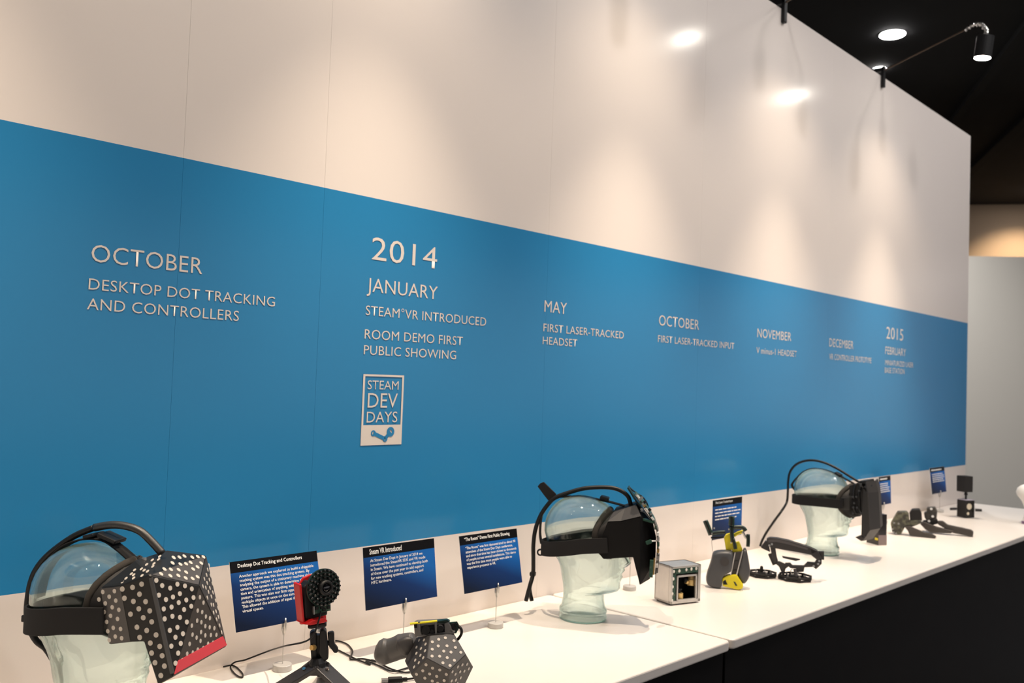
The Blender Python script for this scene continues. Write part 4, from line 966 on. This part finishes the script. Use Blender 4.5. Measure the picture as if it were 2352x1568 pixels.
slabp([(440, 425), (560, 262), (640, 262), (690, 560), (455, 450)], .004, .02, 'end_block')
slabp([(690, 420), (830, 470), (870, 700), (905, 805), (825, 860), (760, 760)], -.008, .018, 'front_leg')
slabp([(635, 625), (740, 590), (860, 885), (762, 922)], .004, .012, 'side_plate', .001)
slabp([(825, 865), (920, 810), (1020, 850), (1120, 900), (1250, 905), (1110, 1010), (1085, 1110), (1075, 1190), (1030, 1180), (930, 950)], -.006, .014, 'lower_arm')
slabp([(1090, 862), (1240, 862), (1290, 925), (1600, 935), (1700, 835), (1900, 850), (1990, 700), (2085, 730), (2085, 880), (1935, 1022), (1850, 962), (1620, 972), (1600, 1092), (1420, 1105), (1400, 1005), (1240, 995)], -.004, .018, 'lower_bar')
slabp([(1960, 545), (2152, 550), (2152, 772), (2050, 762)], .006, .02, 'tail_block', .001)
slabp([(1800, 640), (1740, 420), (1960, 520), (2080, 720), (1960, 770), (1860, 700)], -.012, .024, 'elbow', .003)
slabp([(1010, 665), (1500, 745), (1500, 775), (1380, 800), (1040, 720)], .022, .006, 'far_rail', .0005, mat('grey_ridge', (0, 0, 0)))
obj('post', MB().tube([r_(1360, 1010, -.006), r_(1385, 1150, -.008), r_(1400, 1290, -.012)], .0050, 10), mat('grey_ridge', (0, 0, 0)), rc)
cc = r_(1320, 1080, -.004); obj('wire_loop', MB().tube([cc + Vec((.0085 * cos(t), 0, .0085 * sin(t))) for t in (2 * pi * k / 18 for k in range(19))], .0013, 8), STEEL, rc, smooth=True)
for x, y in ((740, 345), (670, 380), (2020, 800), (1990, 880), (1870, 940)): obj('stud', MB().cyl(r_(x, y, -.013), r_(x, y, -.008), .0036, .0036, 10), STEEL, rc)

# ================================================================== headset with the tall visor
Kv = crop(1920, 1080, 8.253); Kh = crop(1720, 1030, 5.808)
hs3 = thing('tall_visor_headset', 'black headset with an exposed frame and a tall angled visor plate', 'headset', H3)
h6 = lambda x, y, lat=0.: H3(*Kh(x, y), lat)
v6 = lambda x, y, lat=0.: H3(*Kv(x, y), lat)
VIS = mat('visor_black', (.013, .012, .011), .5); VISF = mat('visor_charcoal', (.030, .026, .024), .5)
nearE = [v6(x, y, -.085) for x, y in ((520, 350), (590, 420), (640, 1110), (580, 1250), (480, 1245), (490, 860))]
obj('visor_side', MB().prism(nearE, (0, .006, 0)), VIS, hs3)
fpl = [v6(560, 215, -.080), v6(600, 430, -.085), v6(640, 1130, -.085), v6(500, 1330, -.080)]
fF = [Vec((p.x, -p.y, p.z)) for p in fpl]
mids = [Vec((p.x + .014, 0, p.z)) for p in fpl]
vm = MB()
vm.add(fpl + mids + fF, [(0, 1, 5, 4), (1, 2, 6, 5), (2, 3, 7, 6), (4, 5, 9, 8), (5, 6, 10, 9), (6, 7, 11, 10)])
vo = obj('visor', vm, VISF, hs3); sd = vo.modifiers.new('thick', 'SOLIDIFY'); sd.thickness = .004; sd.offset = 0
obj('visor_lip', MB().prism([v6(360, 1265, -.07), v6(480, 1242, -.07), v6(560, 1290, -.07), v6(480, 1342, -.07)], (0, .14, 0)), VISF, hs3, bev=.0015)
obj('visor_top', MB().prism([v6(405, 205, -.05), v6(575, 190, -.05), v6(600, 250, -.05), v6(430, 250, -.05)], (0, .10, 0)), VIS, hs3, bev=.0015)
for lat in (-.06, -.035, .03, .055):
    for x in (340, 440):
        obj('frame_rib', MB().tube([v6(x + 40, 250, lat), v6(x, 420, lat), v6(x + 10, 600, lat), v6(x + 5, 740, lat), v6(x + 60, 820, lat)], .0042, 8, sub=3), mat('satin_black_rib', (.012, .012, .012), .3), hs3, smooth=True)
for x, y in ((470, 290), (320, 500), (385, 500), (345, 620), (330, 700), (400, 705), (320, 815), (490, 815), (440, 385), (560, 310), (680, 290)):
    obj('screw', MB().cyl(v6(x, y, -.070), v6(x, y, -.064), .0042, .0042, 8), mat('glossy_black', (.03, .03, .03), .15), hs3)
obj('side_box', MB().prism([v6(90, 520, -.072), v6(260, 510, -.072), v6(265, 745, -.072), v6(95, 740, -.072)], (0, .144, 0)), VIS, hs3, bev=.002)
obj('lens_block', MB().prism([v6(250, 290, -.06), v6(420, 230, -.06), v6(520, 330, -.06), v6(510, 830, -.06), v6(290, 820, -.06)], (0, .12, 0)), MBLACK, hs3, bev=.002)
gx = v6(40, 600, -.07).x; gz = v6(100, 610, -.07).z
gasket(H3, hs3, gx + .034, gz + .004, .060, .070, .0085); cup(H3, hs3, gx + .036, gz, .058, .072, .025)
rear_strap(H3, hs3, (h6(1200, 728, -.08).z, h6(520, 650, 0).z), None, .034, x0=gx + .02)
band([(-.110, 0, .23), h6(575, 480), h6(650, 380), h6(740, 300), h6(850, 262), h6(980, 278), h6(1100, 315), h6(1200, 355), h6(1300, 410), h6(1400, 465)], .022, .003, 'top_strap', hs3, n=(0, 1, 0))
obj('buckle', MB().box(h6(1195, 345), (.026, .030, .011), Matrix.Rotation(radians(25), 3, 'Y')), BLACK, hs3, bev=.003)
obj('cable', MB().tube([h6(x, y, lt) for x, y, lt in ((1460, 440, 0), (1300, 340, 0), (1150, 250, 0), (1000, 185, 0), (850, 155, 0), (720, 170, 0), (620, 220, 0), (550, 310, 0), (525, 430, 0), (520, 580, 0), (505, 715, 0))] + [H3.loc(ony(*Kh(x, y), Y)) for x, y, Y in ((430, 840, -.09), (350, 950, -.07), (240, 1110, -.04), (180, 1220, -.025), (150, 1300, -.018))], .0046, 10, sub=5), RUBBER, hs3, smooth=True)

# ================================================================== small black box with a yellow sticker
bc = onz(*Kv(805, 1420)); BXF = Fr(bc, atan2(*(lambda d: (d.y, d.x))(onz(*Kv(940, 1375)) - bc)) if False else Fr(bc).ang + radians(40))
bb = thing('small_black_box', 'small black box with a yellow sticker behind the tall visor', 'box', BXF)
obj('body', MB().box((.020, .035, .0625), (.040, .07, .125)), mat('black_box_upper', (.010, .008, .009), .3), bb, bev=.001)
obj('lower_band', MB().box((.0203, .035, .0205), (.0412, .0712, .041)), mat('mauve_grey_band', (.20, .15, .145), .5), bb, bev=.001)
obj('side_face', MB().box((-.0006, .035, .0205), (.001, .07, .0405)), mat('black_box_upper', (0, 0, 0)), bb)
obj('sticker', MB().box((-.0014, .011, .024), (.0006, .018, .009)), YELLOW, bb)

# ================================================================== pair of far controllers
Kg = crop(2030, 1150, 10.69)
def gun(label, px, parts):
    fr = Fr(onz(*Kg(*px))); t = thing('handle_controller', label, 'controller', fr, group='prototype hand controllers')
    def g_(x, y, lat=0.):
        p = fr(*Kg(x, y), lat); p.z = max(p.z, .001); return p
    for name, pts, lat, d, mt in parts: obj(name, MB().prism([g_(x, y, lat) for x, y in pts], (0, d, 0)), mt, t, bev=.004)
    return t, g_
PUTTY = mat('charcoal_handle', (.045, .037, .032), .4)
gt, g_ = gun('mottled olive prototype controller lying nearest the small black box', (300, 822), [
 ('sensor_block', [(340, 270), (560, 265), (620, 340), (640, 600), (520, 640), (430, 812), (300, 820), (210, 772), (165, 560), (300, 330)], -.01, .05, CAMO),
 ('sensor_drum', [(690, 215), (880, 205), (930, 310), (940, 480), (900, 500), (760, 500), (645, 480), (630, 310)], .0, .05, MBLACK),
 ('mount', [(620, 480), (930, 470), (900, 560), (700, 640), (560, 620)], -.004, .03, CAMO),
 ('handle', [(500, 625), (640, 625), (820, 700), (1000, 780), (1160, 800), (1300, 880), (1260, 930), (1090, 945), (640, 855), (590, 740)], -.02, .02, PUTTY)])
for x, y in ((250, 540), (215, 690), (365, 560), (240, 770), (300, 800)): obj('sensor_dot', MB().cyl(g_(x, y, -.0135), g_(x, y, -.009), .0042, .0042, 8), STEEL, gt)
gt, g_ = gun('mottled olive prototype controller with the longer dark handle, nearer the base station', (2100, 880), [
 ('sensor_drum', [(1050, 170), (1250, 160), (1305, 270), (1290, 470), (1200, 545), (1090, 512), (1000, 420), (980, 290), (1055, 275)], .01, .05, mat('mottled_brown_print', (.032, .027, .024), .5, noise=(60, (.06, .055, .045), .4, .6))),
 ('handle', [(1310, 500), (1450, 500), (1560, 590), (2130, 712), (2205, 760), (2190, 888), (1700, 792), (1430, 640), (1320, 570)], -.006, .028, PUTTY),
 ('handle', [(880, 560), (1000, 520), (1300, 640), (1720, 740), (1650, 802), (1150, 782), (1010, 695)], -.02, .022, PUTTY),
 ('mount', [(900, 500), (1300, 440), (1340, 560), (1180, 600), (900, 560)], .0, .03, MBLACK)])
for x, y in ((1165, 195), (1200, 380), (1110, 495), (935, 485)): obj('sensor_dot', MB().cyl(g_(x, y, -.002), g_(x, y, .012), .0055, .0055, 10), WHITE, gt)

# ================================================================== black base station at the far end
Kb = crop(2152, 1050, 10.455)
BSF = Fr(onz(*Kb(690, 1470)))
bs = thing('base_station', 'black cube on a short stem above a black box with two side plates', 'base station', BSF)
b_ = lambda x, y, lat=0.: BSF(*Kb(x, y), lat)
R45 = Matrix.Rotation(radians(45), 3, 'Z')
s_ = (b_(905, 1200).x - b_(475, 1200).x) / sqrt(2); z1 = b_(690, 1040).z; cx = b_(690, 1300).x
tk = .004
lb_ = MB()
obj('lower_box', MB().box((cx, s_ * .71, z1 / 2 + .002), (s_, s_, z1 - .004), R45), MBLACK, bs, bev=.002)
obj('box_lid', MB().box((cx, s_ * .71, z1 + .002), (s_ * .9, s_ * .9, .003), R45), mat('lilac_grey_lid', (.42, .38, .45), .4), bs)
for x, y, r in ((775, 1190, .0155), (745, 1355, .0075)):
    p = b_(x, y); u = p.x - cx; c0 = Vec((cx + u, u, p.z)); n = Vec((1, -1, 0)).normalized()
    obj('porthole', MB().tube([c0 - n * .004, c0 + n * .0012], [r, r], 20), mat('pale_lens', (.62, .55, .42), .3), bs)
p = b_(850, 1120); obj('dark_window', MB().box((cx + .030, .030, b_(850, 1200).z), (.002, .022, .055), Matrix.Rotation(radians(45), 3, 'Z')), mat('glossy_black', (0, 0, 0)), bs)
for sgn, (xa, ya), (xb, yb) in ((-1, (310, 1238), (480, 1232)), (1, (915, 1265), (1082, 1270))):
    a, b2 = b_(xa, ya, .03), b_(xb, yb, .03); obj('side_plate', MB().bar(a, b2, .008, .05, upv=(0, 1, 0)), MBLACK, bs, bev=.002)
obj('stem', MB().cyl((cx, s_ * .71, z1 + .003), (cx, s_ * .71, b_(690, 850).z), .005, n=12).cyl((cx, s_ * .71, b_(690, 920).z), (cx, s_ * .71, b_(690, 850).z), .009, .006, 12), BLACK, bs)
hw_ = (b_(872, 650).x - b_(465, 650).x); zt0, zt1 = b_(690, 842).z, b_(690, 460).z
obj('upper_cube', MB().box(((b_(872, 650).x + b_(465, 650).x) / 2, s_ * .71, (zt0 + zt1) / 2), (hw_ / sqrt(2) * .98, hw_ / sqrt(2) * .98, zt1 - zt0), R45), MBLACK, bs, bev=.002)

# ================================================================== white rounded figure cut by the right edge
WF = Fr(onz(2362, 1203))
wf = thing('white_figure', 'white rounded figure on the counter, cut off by the right edge of the photo', 'figurine', WF)
wz = lambda y: WF(2352, y).z
xl = lambda x, y: abs(WF(x, y).x)
obj('body', MB().lathe([(.018, 0), (.027, .004), (.026, .02), (.017, .05), (.016, wz(1168)), (.030, wz(1150)), (.050, wz(1138)), (.0555, wz(1130)), (.050, wz(1121)), (.036, wz(1115)), (.015, wz(1111)), (.002, wz(1110))], 28), CERAMIC, wf, smooth=True)
obj('base', MB().lathe([(.030, 0), (.030, .012), (.024, .016)], 24), mat('purple_foot', (.20, .11, .20), .5), wf)
